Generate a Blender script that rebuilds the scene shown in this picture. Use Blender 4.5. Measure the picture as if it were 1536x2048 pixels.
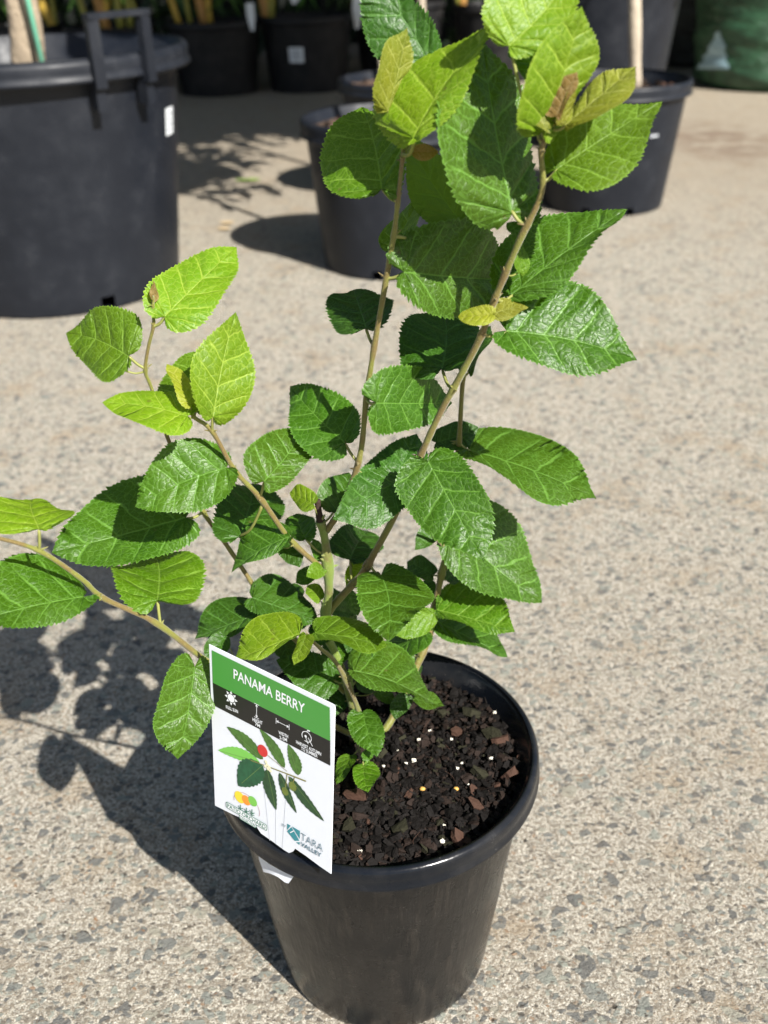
import bpy, math, random
import numpy as np
from mathutils import Vector, Matrix
random.seed(7); rng = np.random.RandomState(7)
SC = bpy.context.scene
for o in list(bpy.data.objects): bpy.data.objects.remove(o)
PI = math.pi

# ---------------------------------------------------------------- camera
F_PX, PITCH, CAMH, ROLL = 2031.0, math.radians(30.192), 0.8117, 0.02654
_F = np.array([0, math.cos(PITCH), -math.sin(PITCH)]); _R = np.array([1., 0, 0]); _U = np.array([0, math.sin(PITCH), math.cos(PITCH)])
_cr, _sr = math.cos(ROLL), math.sin(ROLL)
CR = _cr*_R - _sr*_U; CU = _sr*_R + _cr*_U; CC = np.array([0, 0, CAMH])
cam = bpy.data.cameras.new('camera'); camo = bpy.data.objects.new('camera', cam); SC.collection.objects.link(camo)
M = Matrix(((CR[0], CU[0], -_F[0], 0), (CR[1], CU[1], -_F[1], 0), (CR[2], CU[2], -_F[2], CAMH), (0, 0, 0, 1)))
camo.matrix_world = M
cam.sensor_fit = 'VERTICAL'; cam.sensor_height = 36.0; cam.lens = 36.0*F_PX/2048
cam.clip_start = 0.02; cam.clip_end = 200
cam.dof.use_dof = True; cam.dof.focus_distance = 0.70; cam.dof.aperture_fstop = 7.0
SC.camera = camo

# ---------------------------------------------------------------- sky and sun
SUN_H = np.array([0.68, -0.90]); ELEV = math.atan(1/np.hypot(*SUN_H)); AZ = math.atan2(SUN_H[0], SUN_H[1])
w = bpy.data.worlds.new('World'); SC.world = w; w.use_nodes = True
nt = w.node_tree; bg = nt.nodes['Background']; sky = nt.nodes.new('ShaderNodeTexSky')
sky.sky_type = 'NISHITA'; sky.sun_disc = False; sky.sun_elevation = ELEV; sky.sun_rotation = AZ
sky.air_density = 1.0; sky.dust_density = 1.5
nt.links.new(sky.outputs[0], bg.inputs[0]); bg.inputs[1].default_value = 0.052
sun = bpy.data.lights.new('sun', 'SUN'); sun.energy = 5.0; sun.angle = math.radians(0.53); sun.color = (1.0, 0.965, 0.91)
suno = bpy.data.objects.new('sun', sun); SC.collection.objects.link(suno)
sd = Vector((SUN_H[0], SUN_H[1], 1)).normalized()
suno.rotation_euler = sd.to_track_quat('Z', 'Y').to_euler()
SC.view_settings.view_transform = 'Standard'; SC.view_settings.look = 'None'
SC.view_settings.exposure = 1.0; SC.view_settings.gamma = 1.0
SC.cycles.max_bounces = 8; SC.cycles.transparent_max_bounces = 8

# ---------------------------------------------------------------- pixel helpers (photo pixels -> world points at a real distance)
def ray(px, py): return _F + CR*(px-768)/F_PX + CU*(1024-py)/F_PX
def at_y(px, py, y):
    d = ray(px, py); return CC + d*(y/d[1])
def at_z(px, py, z):
    d = ray(px, py); return CC + d*((z-CAMH)/d[2])
def proj(P):
    v = np.asarray(P, float)-CC; zc = v@_F
    return np.array([768+F_PX*(v@CR)/zc, 1024-F_PX*(v@CU)/zc])

# ---------------------------------------------------------------- object helpers
COL = SC.collection
def props(o, label=None, cat=None, group=None, kind=None):
    if label: o['label'] = label
    if cat: o['category'] = cat
    if group: o['group'] = group
    if kind: o['kind'] = kind
    return o
def thing(name, label, cat, loc=(0, 0, 0), group=None, kind=None):
    o = bpy.data.objects.new(name, None); COL.objects.link(o); o.location = loc; o.empty_display_size = .05
    return props(o, label, cat, group, kind)
def mesh_obj(name, V, Fc, mats, parent=None, smooth=True, midx=None, uvs=None):
    me = bpy.data.meshes.new(name); me.from_pydata([tuple(v) for v in V], [], [tuple(f) for f in Fc])
    if not isinstance(mats, (list, tuple)): mats = [mats]
    for m in mats: me.materials.append(m)
    if midx is not None: me.polygons.foreach_set('material_index', midx)
    if smooth: me.polygons.foreach_set('use_smooth', [True]*len(me.polygons))
    if uvs:
        li = np.zeros(len(me.loops), int); me.loops.foreach_get('vertex_index', li)
        for nme, arr in uvs.items():
            l = me.uv_layers.new(name=nme); l.data.foreach_set('uv', np.asarray(arr)[li].astype(np.float32).ravel())
    me.update()
    o = bpy.data.objects.new(name, me); COL.objects.link(o)
    if parent is not None:
        o.parent = parent
        o.matrix_parent_inverse = Matrix.Translation(-root_loc(parent))
    return o
def root_loc(o):
    return (root_loc(o.parent) if False else Vector()) + (o.location if o.parent is None else Vector())
class MB:
    def __init__(s): s.V = []; s.F = []; s.M = []
    def add(s, V, F, m=0):
        b = len(s.V); s.V.extend([tuple(v) for v in V]); s.F.extend([tuple(i+b for i in f) for f in F]); s.M.extend([m]*len(F))
    def box(s, c, sx, sy, sz, rot=0, m=0):
        ca, sa = math.cos(rot), math.sin(rot); V = []
        for z in (-1, 1):
            for y in (-1, 1):
                for x in (-1, 1):
                    X, Y = x*sx/2, y*sy/2; V.append((c[0]+X*ca-Y*sa, c[1]+X*sa+Y*ca, c[2]+z*sz/2))
        s.add(V, [(0, 2, 3, 1), (4, 5, 7, 6), (0, 1, 5, 4), (2, 6, 7, 3), (0, 4, 6, 2), (1, 3, 7, 5)], m)
    def tube(s, pts, rad, n=8, m=0, cap=True):
        pts = [np.asarray(p, float) for p in pts]; N = len(pts)
        if not hasattr(rad, '__len__'): rad = [rad]*N
        t0 = pts[1]-pts[0]; t0 /= np.linalg.norm(t0)
        u = np.cross(t0, [0.3, 0.9, 0.1]); u /= np.linalg.norm(u); V = []
        for i in range(N):
            t = pts[min(i+1, N-1)]-pts[max(i-1, 0)]; t = t/(np.linalg.norm(t)+1e-12)
            u = u-t*(u@t); u /= np.linalg.norm(u)+1e-12; v = np.cross(t, u)
            for k in range(n):
                a = 2*PI*k/n; V.append(pts[i]+rad[i]*(math.cos(a)*u+math.sin(a)*v))
        Fc = [(i*n+k, i*n+(k+1) % n, (i+1)*n+(k+1) % n, (i+1)*n+k) for i in range(N-1) for k in range(n)]
        if cap: Fc += [tuple(range(n-1, -1, -1)), tuple((N-1)*n+k for k in range(n))]
        s.add(V, Fc, m)
    def lathe(s, prof, c, n=96, m=0, skip=None, jit=None):
        V = []; N = len(prof)
        for r, z in prof:
            for k in range(n):
                a = 2*PI*k/n; rr = r*(1+(jit(a, z) if jit else 0)); V.append((c[0]+rr*math.cos(a), c[1]+rr*math.sin(a), c[2]+z))
        Fc = []
        for i in range(N-1):
            for k in range(n):
                if skip and skip(i, 2*PI*(k+.5)/n): continue
                Fc.append((i*n+k, i*n+(k+1) % n, (i+1)*n+(k+1) % n, (i+1)*n+k))
        s.add(V, Fc, m)
    def build(s, name, mats, parent=None, smooth=True):
        return mesh_obj(name, s.V, s.F, mats, parent, smooth, s.M)
def spline(P, n):
    P = np.asarray(P, float); 
    if len(P) == 2: return [P[0]+(P[1]-P[0])*t for t in np.linspace(0, 1, n)]
    Q = np.vstack([2*P[0]-P[1], P, 2*P[-1]-P[-2]]); out = []
    seg = len(P)-1
    for t in np.linspace(0, seg-1e-9, n):
        i = int(t); f = t-i; a, b, c, d = Q[i:i+4]
        out.append(.5*((2*b)+(-a+c)*f+(2*a-5*b+4*c-d)*f*f+(-a+3*b-3*c+d)*f**3))
    return out

# ---------------------------------------------------------------- material helpers
def newmat(name):
    m = bpy.data.materials.new(name); m.use_nodes = True; nt = m.node_tree
    return m, nt, nt.nodes['Principled BSDF'], nt.nodes['Material Output']
class NT:
    def __init__(s, nt): s.nt = nt
    def n(s, typ, **kw):
        x = s.nt.nodes.new('ShaderNode'+typ)
        ins = kw.pop('ins', {})
        for k, v in kw.items(): setattr(x, k, v)
        for k, v in ins.items():
            if isinstance(v, bpy.types.NodeSocket): s.nt.links.new(v, x.inputs[k])
            else: x.inputs[k].default_value = v
        return x
    def math(s, op, a, b=0.0, c=None, clamp=False):
        ins = {0: a, 1: b}
        if c is not None: ins[2] = c
        return s.n('Math', operation=op, use_clamp=clamp, ins=ins).outputs[0]
    def mix(s, fac, a, b, blend='MIX'):
        x = s.n('Mix', data_type='RGBA', blend_type=blend)
        for k, v in ((0, fac), (6, a), (7, b)):
            if isinstance(v, bpy.types.NodeSocket): s.nt.links.new(v, x.inputs[k])
            else: x.inputs[k].default_value = v if k == 0 else (*v[:3], 1)
        return x.outputs[2]
    def ss(s, v, a, b):   # smoothstep a..b
        return s.n('MapRange', interpolation_type='SMOOTHSTEP', ins={0: v, 1: a, 2: b, 3: 0.0, 4: 1.0}).outputs[0]
    def noise(s, vec, scale, detail=3, rough=.55, dist=0.0):
        return s.n('TexNoise', ins={'Vector': vec, 'Scale': scale, 'Detail': detail, 'Roughness': rough, 'Distortion': dist})
    def vor(s, vec, scale, feature='F1', rnd=1.0):
        return s.n('TexVoronoi', feature=feature, ins={'Vector': vec, 'Scale': scale, 'Randomness': rnd})
    def ramp(s, fac, stops):
        r = s.n('ValToRGB', ins={0: fac}); e = r.color_ramp.elements
        while len(e) < len(stops): e.new(.5)
        for x, (p, c) in zip(e, stops): x.position = p; x.color = (*c, 1)
        return r.outputs[0]
    def bump(s, h, dist, strength=1.0, nrm=None):
        ins = {'Height': h, 'Distance': dist, 'Strength': strength}
        if nrm is not None: ins['Normal'] = nrm
        return s.n('Bump', ins=ins).outputs[0]
    def link(s, a, b): s.nt.links.new(a, b)
def simple(name, col, rough=.5, spec=.5, noise=0.0, nscale=40, bump=0.0, bscale=60):
    m, nt, bs, out = newmat(name); N = NT(nt); g = N.n('NewGeometry').outputs['Position']
    bs.inputs['Roughness'].default_value = rough; bs.inputs['Specular IOR Level'].default_value = spec
    if noise:
        f = N.noise(g, nscale, 4).outputs[0]
        c = N.mix(f, tuple(x*(1-noise) for x in col), tuple(min(1, x*(1+noise)) for x in col)); N.link(c, bs.inputs['Base Color'])
    else: bs.inputs['Base Color'].default_value = (*col, 1)
    if bump: N.link(N.bump(N.noise(g, bscale, 4).outputs[0], bump), bs.inputs['Normal'])
    return m

# ---------------------------------------------------------------- ground: worn exposed-aggregate concrete
def concrete():
    m, nt, bs, out = newmat('exposed_aggregate_concrete'); N = NT(nt)
    P = N.n('NewGeometry').outputs['Position']
    P = N.n('VectorMath', operation='MULTIPLY', ins={0: P, 1: (1, 1, 0)}).outputs[0]
    big = N.noise(P, 1.1, 5).outputs[0]; med = N.noise(P, 9, 5).outputs[0]
    warp = N.noise(P, 120, 3).outputs['Color']
    Pw = N.n('VectorMath', operation='MULTIPLY_ADD', ins={0: warp, 1: (.005, .005, 0), 2: P}).outputs[0]
    # matrix colour
    sand = N.noise(P, 650, 5, .7).outputs[0]
    sand2 = N.noise(P, 230, 4, .65).outputs[0]
    c = N.ramp(sand, [(.34, (.10, .088, .070)), (.44, (.33, .295, .24)), (.52, (.60, .56, .48)), (.62, (.93, .91, .85))])
    c = N.mix(N.math('MULTIPLY', N.ss(sand2, .44, .6), .85), c, (.24, .205, .16))
    c = N.mix(N.math('MULTIPLY', N.ss(N.noise(P, 75, 4, .65).outputs[0], .50, .64), .55), c, (.20, .18, .15))
    c = N.mix(N.math('MULTIPLY', N.ss(med, .5, .7), .5), c, (.36, .27, .175))
    # stone chips, three sizes
    def chips(c, scale, thr, r0, cols, offs, h):
        Po = N.n('VectorMath', operation='ADD', ins={0: Pw, 1: (offs, offs*.7, 0)}).outputs[0]
        Po = N.n('VectorMath', operation='MULTIPLY', ins={0: Po, 1: (1, 1.25, 1)}).outputs[0]
        v = N.vor(Po, scale); ve = N.vor(Po, scale, 'DISTANCE_TO_EDGE')
        sep = N.n('SeparateColor', ins={0: v.outputs['Color']})
        sel = N.math('LESS_THAN', sep.outputs[0], thr)
        thrd = N.math('ADD', r0*.16, N.math('MULTIPLY', sep.outputs[2], .17))
        mk = N.math('MULTIPLY', sel, N.n('MapRange', interpolation_type='SMOOTHSTEP', ins={0: ve.outputs['Distance'], 1: thrd, 2: N.math('ADD', thrd, .035), 3: 0.0, 4: 1.0}).outputs[0])
        cc = N.ramp(sep.outputs[1], cols)
        cc = N.mix(.35, cc, N.mix(N.noise(P, 420, 4).outputs[0], (.03, .03, .03), (.5, .5, .47)), 'OVERLAY')
        return N.mix(N.math('MULTIPLY', mk, .88), c, cc), N.math('MULTIPLY', mk, h), mk
    grey = [(.0, (.12, .125, .13)), (.3, (.19, .20, .20)), (.55, (.27, .29, .275)), (.8, (.36, .39, .35)), (1, (.44, .41, .34))]
    c, h0, m0 = chips(c, 52, .15, .34, grey, 5.0, 1.0)
    c, h1, m1 = chips(c, 80, .33, .40, grey, 0.0, 1.0)
    c, h2, m2 = chips(c, 120, .36, .42, grey, 3.3, .8)
    c, h3, m3 = chips(c, 230, .36, .42, [(.0, (.09, .08, .07)), (.5, (.22, .19, .16)), (.8, (.45, .40, .33)), (1, (.38, .22, .12))], 7.1, .5)
    # dark pits
    pv = N.vor(P, 38); pit = N.math('MULTIPLY', N.ss(pv.outputs['Distance'], .11, .05), N.math('LESS_THAN', N.n('SeparateColor', ins={0: pv.outputs['Color']}).outputs[0], .16))
    c = N.mix(N.math('MULTIPLY', pit, .8), c, (.035, .028, .02))
    # far away: the slab is browner; wear patches
    y = N.n('SeparateXYZ', ins={0: P}).outputs[1]
    c = N.mix(N.math('MULTIPLY', N.ss(big, .42, .62), .16), c, (.27, .235, .19))
    c = N.mix(1.0, c, (1.12, 1.10, 1.05), 'MULTIPLY')
    fine = N.math('MULTIPLY', N.ss(y, 2.4, 4.2), .6)
    c = N.mix(fine, c, N.mix(N.noise(P, 25, 5).outputs[0], (.27, .215, .15), (.44, .36, .26)))
    st = N.math('MULTIPLY', N.ss(N.n('VectorMath', operation='LENGTH', ins={0: N.n('VectorMath', operation='MULTIPLY', ins={0: N.n('VectorMath', operation='SUBTRACT', ins={0: P, 1: (1.42, 4.35, 0)}).outputs[0], 1: (1, .55, 0)}).outputs[0]}).outputs['Value'], .35, .05), N.ss(med, .35, .6))
    c = N.mix(N.math('MULTIPLY', st, .6), c, (.15, .085, .055))
    N.link(c, bs.inputs['Base Color']); bs.inputs['Roughness'].default_value = .85; bs.inputs['Specular IOR Level'].default_value = .25
    H = N.math('ADD', N.math('ADD', h1, h2), N.math('ADD', h3, h0))
    H = N.math('ADD', N.math('MULTIPLY', H, .25), N.math('MULTIPLY', sand, .9)); H = N.math('ADD', H, N.math('MULTIPLY', sand2, 1.2))
    H = N.math('SUBTRACT', H, N.math('MULTIPLY', pit, 1.2))
    N.link(N.bump(H, .0042, 1.0), bs.inputs['Normal'])
    return m
m_conc = concrete()
g = mesh_obj('ground', [(-30, -12, 0), (30, -12, 0), (30, 40, 0), (-30, 40, 0)], [(0, 1, 2, 3)], m_conc, smooth=False)
props(g, kind='structure', label='pale exposed aggregate concrete paving', cat='paving')

# ---------------------------------------------------------------- plastic
def plastic(name, col, rough=.42, dust_refl=.35, streak=False, dust_refl_col=(.32, .29, .25), bands=0.0):
    m, nt, bs, out = newmat(name); N = NT(nt); P = N.n('TexCoord').outputs['Object']
    z = N.n('SeparateXYZ', ins={0: P}).outputs[2]
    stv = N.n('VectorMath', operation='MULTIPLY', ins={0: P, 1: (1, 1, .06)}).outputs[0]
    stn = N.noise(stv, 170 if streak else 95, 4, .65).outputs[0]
    cloud = N.noise(P, 16, 5, .6).outputs[0]
    speck = N.vor(N.n('VectorMath', operation='MULTIPLY', ins={0: P, 1: (1, 1, 1.6)}).outputs[0], 420 if streak else 330); sp = N.math('MULTIPLY', N.ss(speck.outputs['Distance'], .26, .10), N.ss(N.n('SeparateColor', ins={0: speck.outputs['Color']}).outputs[0], .72, .95))
    sc = N.noise(P, 60, 6, .75, 1.5).outputs[0]
    d = N.math('MULTIPLY', N.ss(cloud, .35, .75), dust_refl)
    if streak: d = N.math('ADD', N.math('MULTIPLY', d, .6), N.math('MULTIPLY', N.math('MULTIPLY', N.ss(stn, .50, .68), N.ss(N.noise(P, 9, 3).outputs[0], .38, .62)), dust_refl*1.1))  # vertical streaks paint in the brownish reflections of the ground
    c = N.mix(N.math('MULTIPLY', d, .42), col, dust_refl_col)
    c = N.mix(N.math('MULTIPLY', N.math('MULTIPLY', sp, N.ss(cloud, .45, .6)), min(1, dust_refl*1.6)), c, (.4, .38, .35))
    scr = N.math('MULTIPLY', N.ss(N.math('ABSOLUTE', N.math('SUBTRACT', sc, .5)), .006, .0), N.ss(cloud, .55, .7))
    c = N.mix(N.math('MULTIPLY', scr, dust_refl), c, (.4, .4, .4))
    N.link(c, bs.inputs['Base Color'])
    N.link(N.math('ADD', N.math('MULTIPLY', N.ss(cloud, .3, .8), .25), rough-.08), bs.inputs['Roughness'])
    H = N.math('ADD', N.math('MULTIPLY', stn, .5), N.math('MULTIPLY', cloud, .7)) if streak else cloud
    N.link(N.bump(H, .0024 if streak else .002, .6 if streak else .5), bs.inputs['Normal'])
    bs.inputs['Specular IOR Level'].default_value = .30
    return m
m_pot = plastic('glossy_black_plastic', (.0035, .0035, .004), .25, .16, True, dust_refl_col=(.14,.115,.09))
m_rim = plastic('glossy_black_rim_plastic', (.0045, .006, .009), .20, .15)
m_navy = plastic('weathered_charcoal_plastic', (.0085, .0105, .0155), .50, .20, dust_refl_col=(.05, .056, .07))
m_black = plastic('dull_black_plastic', (.008, .008, .009), .6, .12)

# ---------------------------------------------------------------- potting mix
m_soil = simple('dark_potting_soil', (.008, .006, .005), .85, .3, .6, 220, .004, 260)
m_barks = [simple('bark_black', (.0065, .0052, .0045), .75, .15, .5, 300, .001, 500), simple('bark_dark_brown', (.020, .013, .010), .75, .15, .5, 300, .001, 500),
           simple('bark_red_brown', (.058, .030, .020), .8, .2, .35, 250, .001, 500), simple('bark_mossy', (.024, .023, .013), .85, .15, .5, 400, .001, 500),
           simple('perlite_white', (.72, .68, .58), .7, .3, .15, 500, .0006, 900), simple('fertiliser_amber', (.55, .32, .08), .3, .5)]
def chip(mb, c, sx, sy, sz, m, rs):
    n = rs.randint(5, 8); a0 = rs.rand()*6.28; tilt = rs.randn(2)*.45
    ang = np.sort(rs.rand(n)*.8+np.arange(n))/n*2*PI
    base = []
    for zz, k in ((-.5, .85), (.5, 1.0), (.5, .0)):
        if k == 0: continue
        for a in ang:
            r = rs.uniform(.75, 1.1)*k
            base.append((r*math.cos(a)*sx/2, r*math.sin(a)*sy/2, zz*sz*rs.uniform(.7, 1.2)))
    base.append((0, 0, .62*sz)); base = np.array(base)
    ca, sa = math.cos(a0), math.sin(a0)
    Rz = np.array([[ca, -sa, 0], [sa, ca, 0], [0, 0, 1]]); t = tilt[0]; Rx = np.array([[1, 0, 0], [0, math.cos(t), -math.sin(t)], [0, math.sin(t), math.cos(t)]])
    t = tilt[1]; Ry = np.array([[math.cos(t), 0, math.sin(t)], [0, 1, 0], [-math.sin(t), 0, math.cos(t)]])
    V = base@Rx.T@Ry.T@Rz.T+np.array(c)
    Fc = [(i, (i+1) % n, n+(i+1) % n, n+i) for i in range(n)]+[(n+i, n+(i+1) % n, 2*n) for i in range(n)]
    mb.add(V, Fc, m)
def ball(mb, c, r, m, rs, k=.2):
    V = []; Fc = []; nu, nv = 8, 5
    for j in range(nv+1):
        for i in range(nu):
            th = PI*j/nv; ph = 2*PI*i/nu; rr = r*(1+k*(rs.rand()-.5)*2)
            V.append((c[0]+rr*math.sin(th)*math.cos(ph), c[1]+rr*math.sin(th)*math.sin(ph)*.8, c[2]+rr*.75*math.cos(th)))
    for j in range(nv):
        for i in range(nu): Fc.append((j*nu+i, (j+1)*nu+i, (j+1)*nu+(i+1) % nu, j*nu+(i+1) % nu))
    mb.add(V, Fc, m)
def soil(name, c, R, label, rs, nchips, size=1.0, full=False):
    mb = MB(); n = 70 if full else 24; nr = 34 if full else 8
    V = [(c[0], c[1], c[2]+.004)]; Fc = []
    for j in range(1, nr+1):
        for i in range(n):
            a = 2*PI*i/n; r = R*j/nr; V.append((c[0]+r*math.cos(a), c[1]+r*math.sin(a), c[2]+rs.randn()*.0016*size+.004*math.cos(r/R*3+a)*size))
    Fc += [(0, 1+i, 1+(i+1) % n) for i in range(n)]
    for j in range(nr-1):
        for i in range(n): Fc.append((1+j*n+i, 1+(j+1)*n+i, 1+(j+1)*n+(i+1) % n, 1+j*n+(i+1) % n))
    mb.add(V, Fc, 0)
    for k in range(nchips):
        a = rs.rand()*2*PI; r = R*math.sqrt(rs.rand())*.985
        q = rs.rand(); s = size*(.0012+.009*rs.rand()**4.2)
        if full and k < 45: s = size*rs.uniform(.008, .014)
        edge = r > R*.6
        m = 1 if q < .66 else (2 if q < .95 else (3 if q < (.955 if not edge else .97) else 4))
        if s < .004 and m == 3: m = 2
        chip(mb, (c[0]+r*math.cos(a), c[1]+r*math.sin(a), c[2]+rs.uniform(.001, .006)*size), s*rs.uniform(.9, 1.5), s*rs.uniform(.6, 1.0), s*rs.uniform(.25, .6), m, rs)
    return mb

# ---------------------------------------------------------------- main pot
PC = np.array([-.010, .614, 0]); RIM_R, POT_H = .130, .239
def pot_profile(R, H, rb, lip_h, lip_w, wall, depth):
    """outer wall up, rim lip, inner wall down to the soil"""
    rt = R-lip_w
    p = [(0, .004), (rb*.6, .003), (rb-.006, .0), (rb-.0015, .0012), (rb, .006)]
    for t in (.04, .06, .2, .4, .6, .8, .93, .985): p.append((rb+(rt-rb)*t, H*.0+ (H-lip_h)*t+.004))
    zl = H-lip_h
    e = .0015*R/.13
    p += [(rt+lip_w*.15, zl+e*.2), (R-2*e, zl-e*.6), (R-e*.5, zl-e*.5), (R+e*.15, zl+e*.3), (R-e*.2, zl+e*1.4), (R-e*.9, zl+e*2.6), (R-e*1.0, zl+lip_h*.45), (R-e*.6, H-3*e), (R-e*1.4, H-1.2*e), (R-3*e, H-.2*e), (R-4.5*e, H),
          (R-wall+2*e, H-.3*e), (R-wall+.6*e, H-1.6*e), (R-wall, H-4*e)]
    for zz in (H-depth*.8, H-depth*1.25): p.append((min(R-wall-.002, rb+(rt-rb)*zz/zl-wall*.8), zz))
    return p
pot = thing('nursery_pot', 'glossy black plastic pot in the foreground holding the leafy shrub', 'plant pot', tuple(PC))
prof = pot_profile(RIM_R, POT_H, .093, .019, .0095, .0095, .02)
kb = next(i for i, p in enumerate(prof) if p[1] > .21 and p[0] > .121)
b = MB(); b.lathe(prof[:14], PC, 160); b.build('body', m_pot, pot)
b = MB(); b.lathe(prof[13:], PC, 160); b.build('rim', m_rim, pot)
rs = np.random.RandomState(3)
SOILZ = .2165
mb = soil('potting_mix', (PC[0], PC[1], SOILZ), .1185, '', rs, 11000, 1.0, True)
for (px, py) in [(885, 1682), (888, 1650), (812, 1528), (828, 1521), (937, 1569), (913, 1537), (982, 1516), (903, 1478), (838, 1480), (797, 1502), (1013, 1482), (860, 1462), (990, 1425), (718, 1702), (768, 1532), (924, 1526), (755,1612)]:
    p = at_z(px, py, SOILZ+.006); ball(mb, p, rs.uniform(.0011, .0022), 5, rs, .45)
for (px, py) in [(845, 1578), (912, 1578)]: ball(mb, at_z(px, py, SOILZ+.007), .0024, 6, rs, .05)
for (px, py, s) in [(890, 1334, .015), (925, 1345, .014), (712, 1590, .016), (915, 1675, .015), (1020, 1550, .017), (913, 1463, .011), (950, 1610, .012), (1000, 1480, .014), (930, 1345, .012)]:
    chip(mb, at_z(px, py, SOILZ+.008), s*1.25, s*.8, s*.35, 3, rs)
for (px, py, s) in [(965, 1370, .017), (943, 1425, .015), (987, 1470, .016), (957, 1545, .014), (800, 1655, .013), (700, 1650, .012)]:
    chip(mb, at_z(px, py, SOILZ+.008), s*1.25, s*.9, s*.4, 4, rs)
for k in range(120):   # rootlets and fibres
    a = rs.rand()*2*PI; r = .112*math.sqrt(rs.rand()); p = np.array([PC[0]+r*math.cos(a), PC[1]+r*math.sin(a), SOILZ+.006+rs.rand()*.003])
    d = rs.randn(3)*.006; d[2] *= .3; q = p+d+rs.randn(3)*.002; mb.tube(spline([p, (p+q)/2+rs.randn(3)*.0015, q], 6), .00018, 4, 2 if rs.rand() < .75 else 3)
pm = mb.build('potting_mix', [m_soil]+m_barks, smooth=False)
props(pm, 'dark bark potting mix with white specks inside the foreground pot', 'potting mix', kind='stuff')

# ---------------------------------------------------------------- the shrub
def leaf_mat(name, col, vein, trans, rough=.36, back=None, spec=.48, hue=.05):
    m, nt, bs, out = newmat(name); N = NT(nt)
    back = back or (col[0]*.9+.025, col[1]*.9+.03, col[2]+.008)
    uv = N.n('UVMap', uv_map='vein').outputs[0]; met = N.n('UVMap', uv_map='metric').outputs[0]
    s = N.n('SeparateXYZ', ins={0: uv}); u, c = s.outputs[0], N.math('ABSOLUTE', s.outputs[1])
    rnd = N.n('ObjectInfo').outputs['Random']
    wob = N.math('MULTIPLY', N.math('SUBTRACT', N.noise(met, 60, 2).outputs[0], .5), .045)
    uw = N.math('ADD', u, wob)
    fr = N.math('ABSOLUTE', N.math('SUBTRACT', N.math('FRACT', N.math('ADD', N.math('MULTIPLY', uw, 7.0), .5)), .5))   # 0 on a lateral vein
    lat = N.ss(fr, .062, .015)
    mid = N.ss(c, .038, .010)
    lat = N.math('MULTIPLY', lat, N.ss(c, 1.02, .75))
    # tertiary net: cells
    wv = N.n('VectorMath', operation='MULTIPLY_ADD', ins={0: N.noise(met, 300, 2).outputs['Color'], 1: (.0022, .0022, 0), 2: met}).outputs[0]
    v1 = N.vor(wv, 210, 'DISTANCE_TO_EDGE').outputs['Distance']; v2 = N.vor(wv, 700, 'DISTANCE_TO_EDGE').outputs['Distance']
    # cross veins bridging the laterals
    cr = N.math('ABSOLUTE', N.math('SUBTRACT', N.math('FRACT', N.math('ADD', N.math('MULTIPLY', c, 11.0), N.math('MULTIPLY', N.noise(met, 160, 2).outputs[0], 2.2))), .5))
    crm = N.math('MULTIPLY', N.ss(cr, .08, .0), .7)
    net = N.math('MAXIMUM', N.ss(v1, .07, .015), N.math('MAXIMUM', N.math('MULTIPLY', N.ss(v2, .08, .02), .35), crm))
    veins = N.math('MAXIMUM', lat, mid)
    blot = N.noise(met, 38, 4).outputs[0]
    base = N.mix(N.math('MULTIPLY', N.ss(blot, .35, .7), .45), col, tuple(min(1, x*k) for x, k in zip(col, (1.6, 1.25, .9))))
    base = N.mix(N.math('MULTIPLY', N.ss(N.noise(met, 11, 3).outputs[0], .5, .75), .3), base, tuple(x*.72 for x in col))
    base = N.n('HueSaturation', ins={'Hue': N.math('ADD', .5-hue*.25, N.math('MULTIPLY', rnd, hue*.5)), 'Value': N.math('ADD', .82, N.math('MULTIPLY', N.math('FRACT', N.math('MULTIPLY', rnd, 7.3)), .36)), 'Color': base}).outputs[0]
    sv = N.vor(met, 85); spot = N.math('MULTIPLY', N.ss(sv.outputs['Distance'], .16, .07), N.math('GREATER_THAN', N.n('SeparateColor', ins={0: sv.outputs['Color']}).outputs[0], .90))
    base = N.mix(N.math('MULTIPLY', spot, .6), base, (.10, .065, .02))
    cf = N.mix(N.math('MULTIPLY', net, .38), base, vein); cf = N.mix(N.math('MULTIPLY', veins, .60), cf, vein)
    # pale serrated margin
    cf = N.mix(N.math('MULTIPLY', N.ss(c, .955, 1.0), .55), cf, vein)
    bf = N.n('NewGeometry').outputs['Backfacing']
    cb = N.mix(N.math('MULTIPLY', N.math('MAXIMUM', veins, N.math('MULTIPLY', net, .4)), .55), back, tuple(min(1, x*1.7) for x in back))
    cc = N.mix(bf, cf, cb)
    N.link(cc, bs.inputs['Base Color'])
    N.link(N.math('ADD', N.math('MULTIPLY', bf, .3), N.math('ADD', rough+.06, N.math('MULTIPLY', blot, .14))), bs.inputs['Roughness'])
    bs.inputs['Specular IOR Level'].default_value = spec
    H = N.math('SUBTRACT', N.math('MULTIPLY', N.math('MINIMUM', v1, .22), 2.6), N.math('MULTIPLY', veins, .55))
    H = N.math('ADD', H, N.math('MULTIPLY', N.math('MINIMUM', v2, .2), .2)); H = N.math('SUBTRACT', H, N.math('MULTIPLY', crm, .5))
    H = N.math('ADD', H, N.math('MULTIPLY', N.noise(met, 110, 2).outputs[0], 1.3))
    nb = N.bump(H, .0005, .7)
    N.link(nb, bs.inputs['Normal'])
    tr = N.n('BsdfTranslucent'); N.link(N.mix(.5, cc, tuple(min(1, x*k) for x, k in zip(col, (2.2, 1.7, .8)))), tr.inputs[0]); N.link(nb, tr.inputs[1])
    ms = N.n('MixShader', ins={0: trans}); N.link(bs.outputs[0], ms.inputs[1]); N.link(tr.outputs[0], ms.inputs[2])
    N.link(ms.outputs[0], out.inputs[0])
    return m
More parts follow.
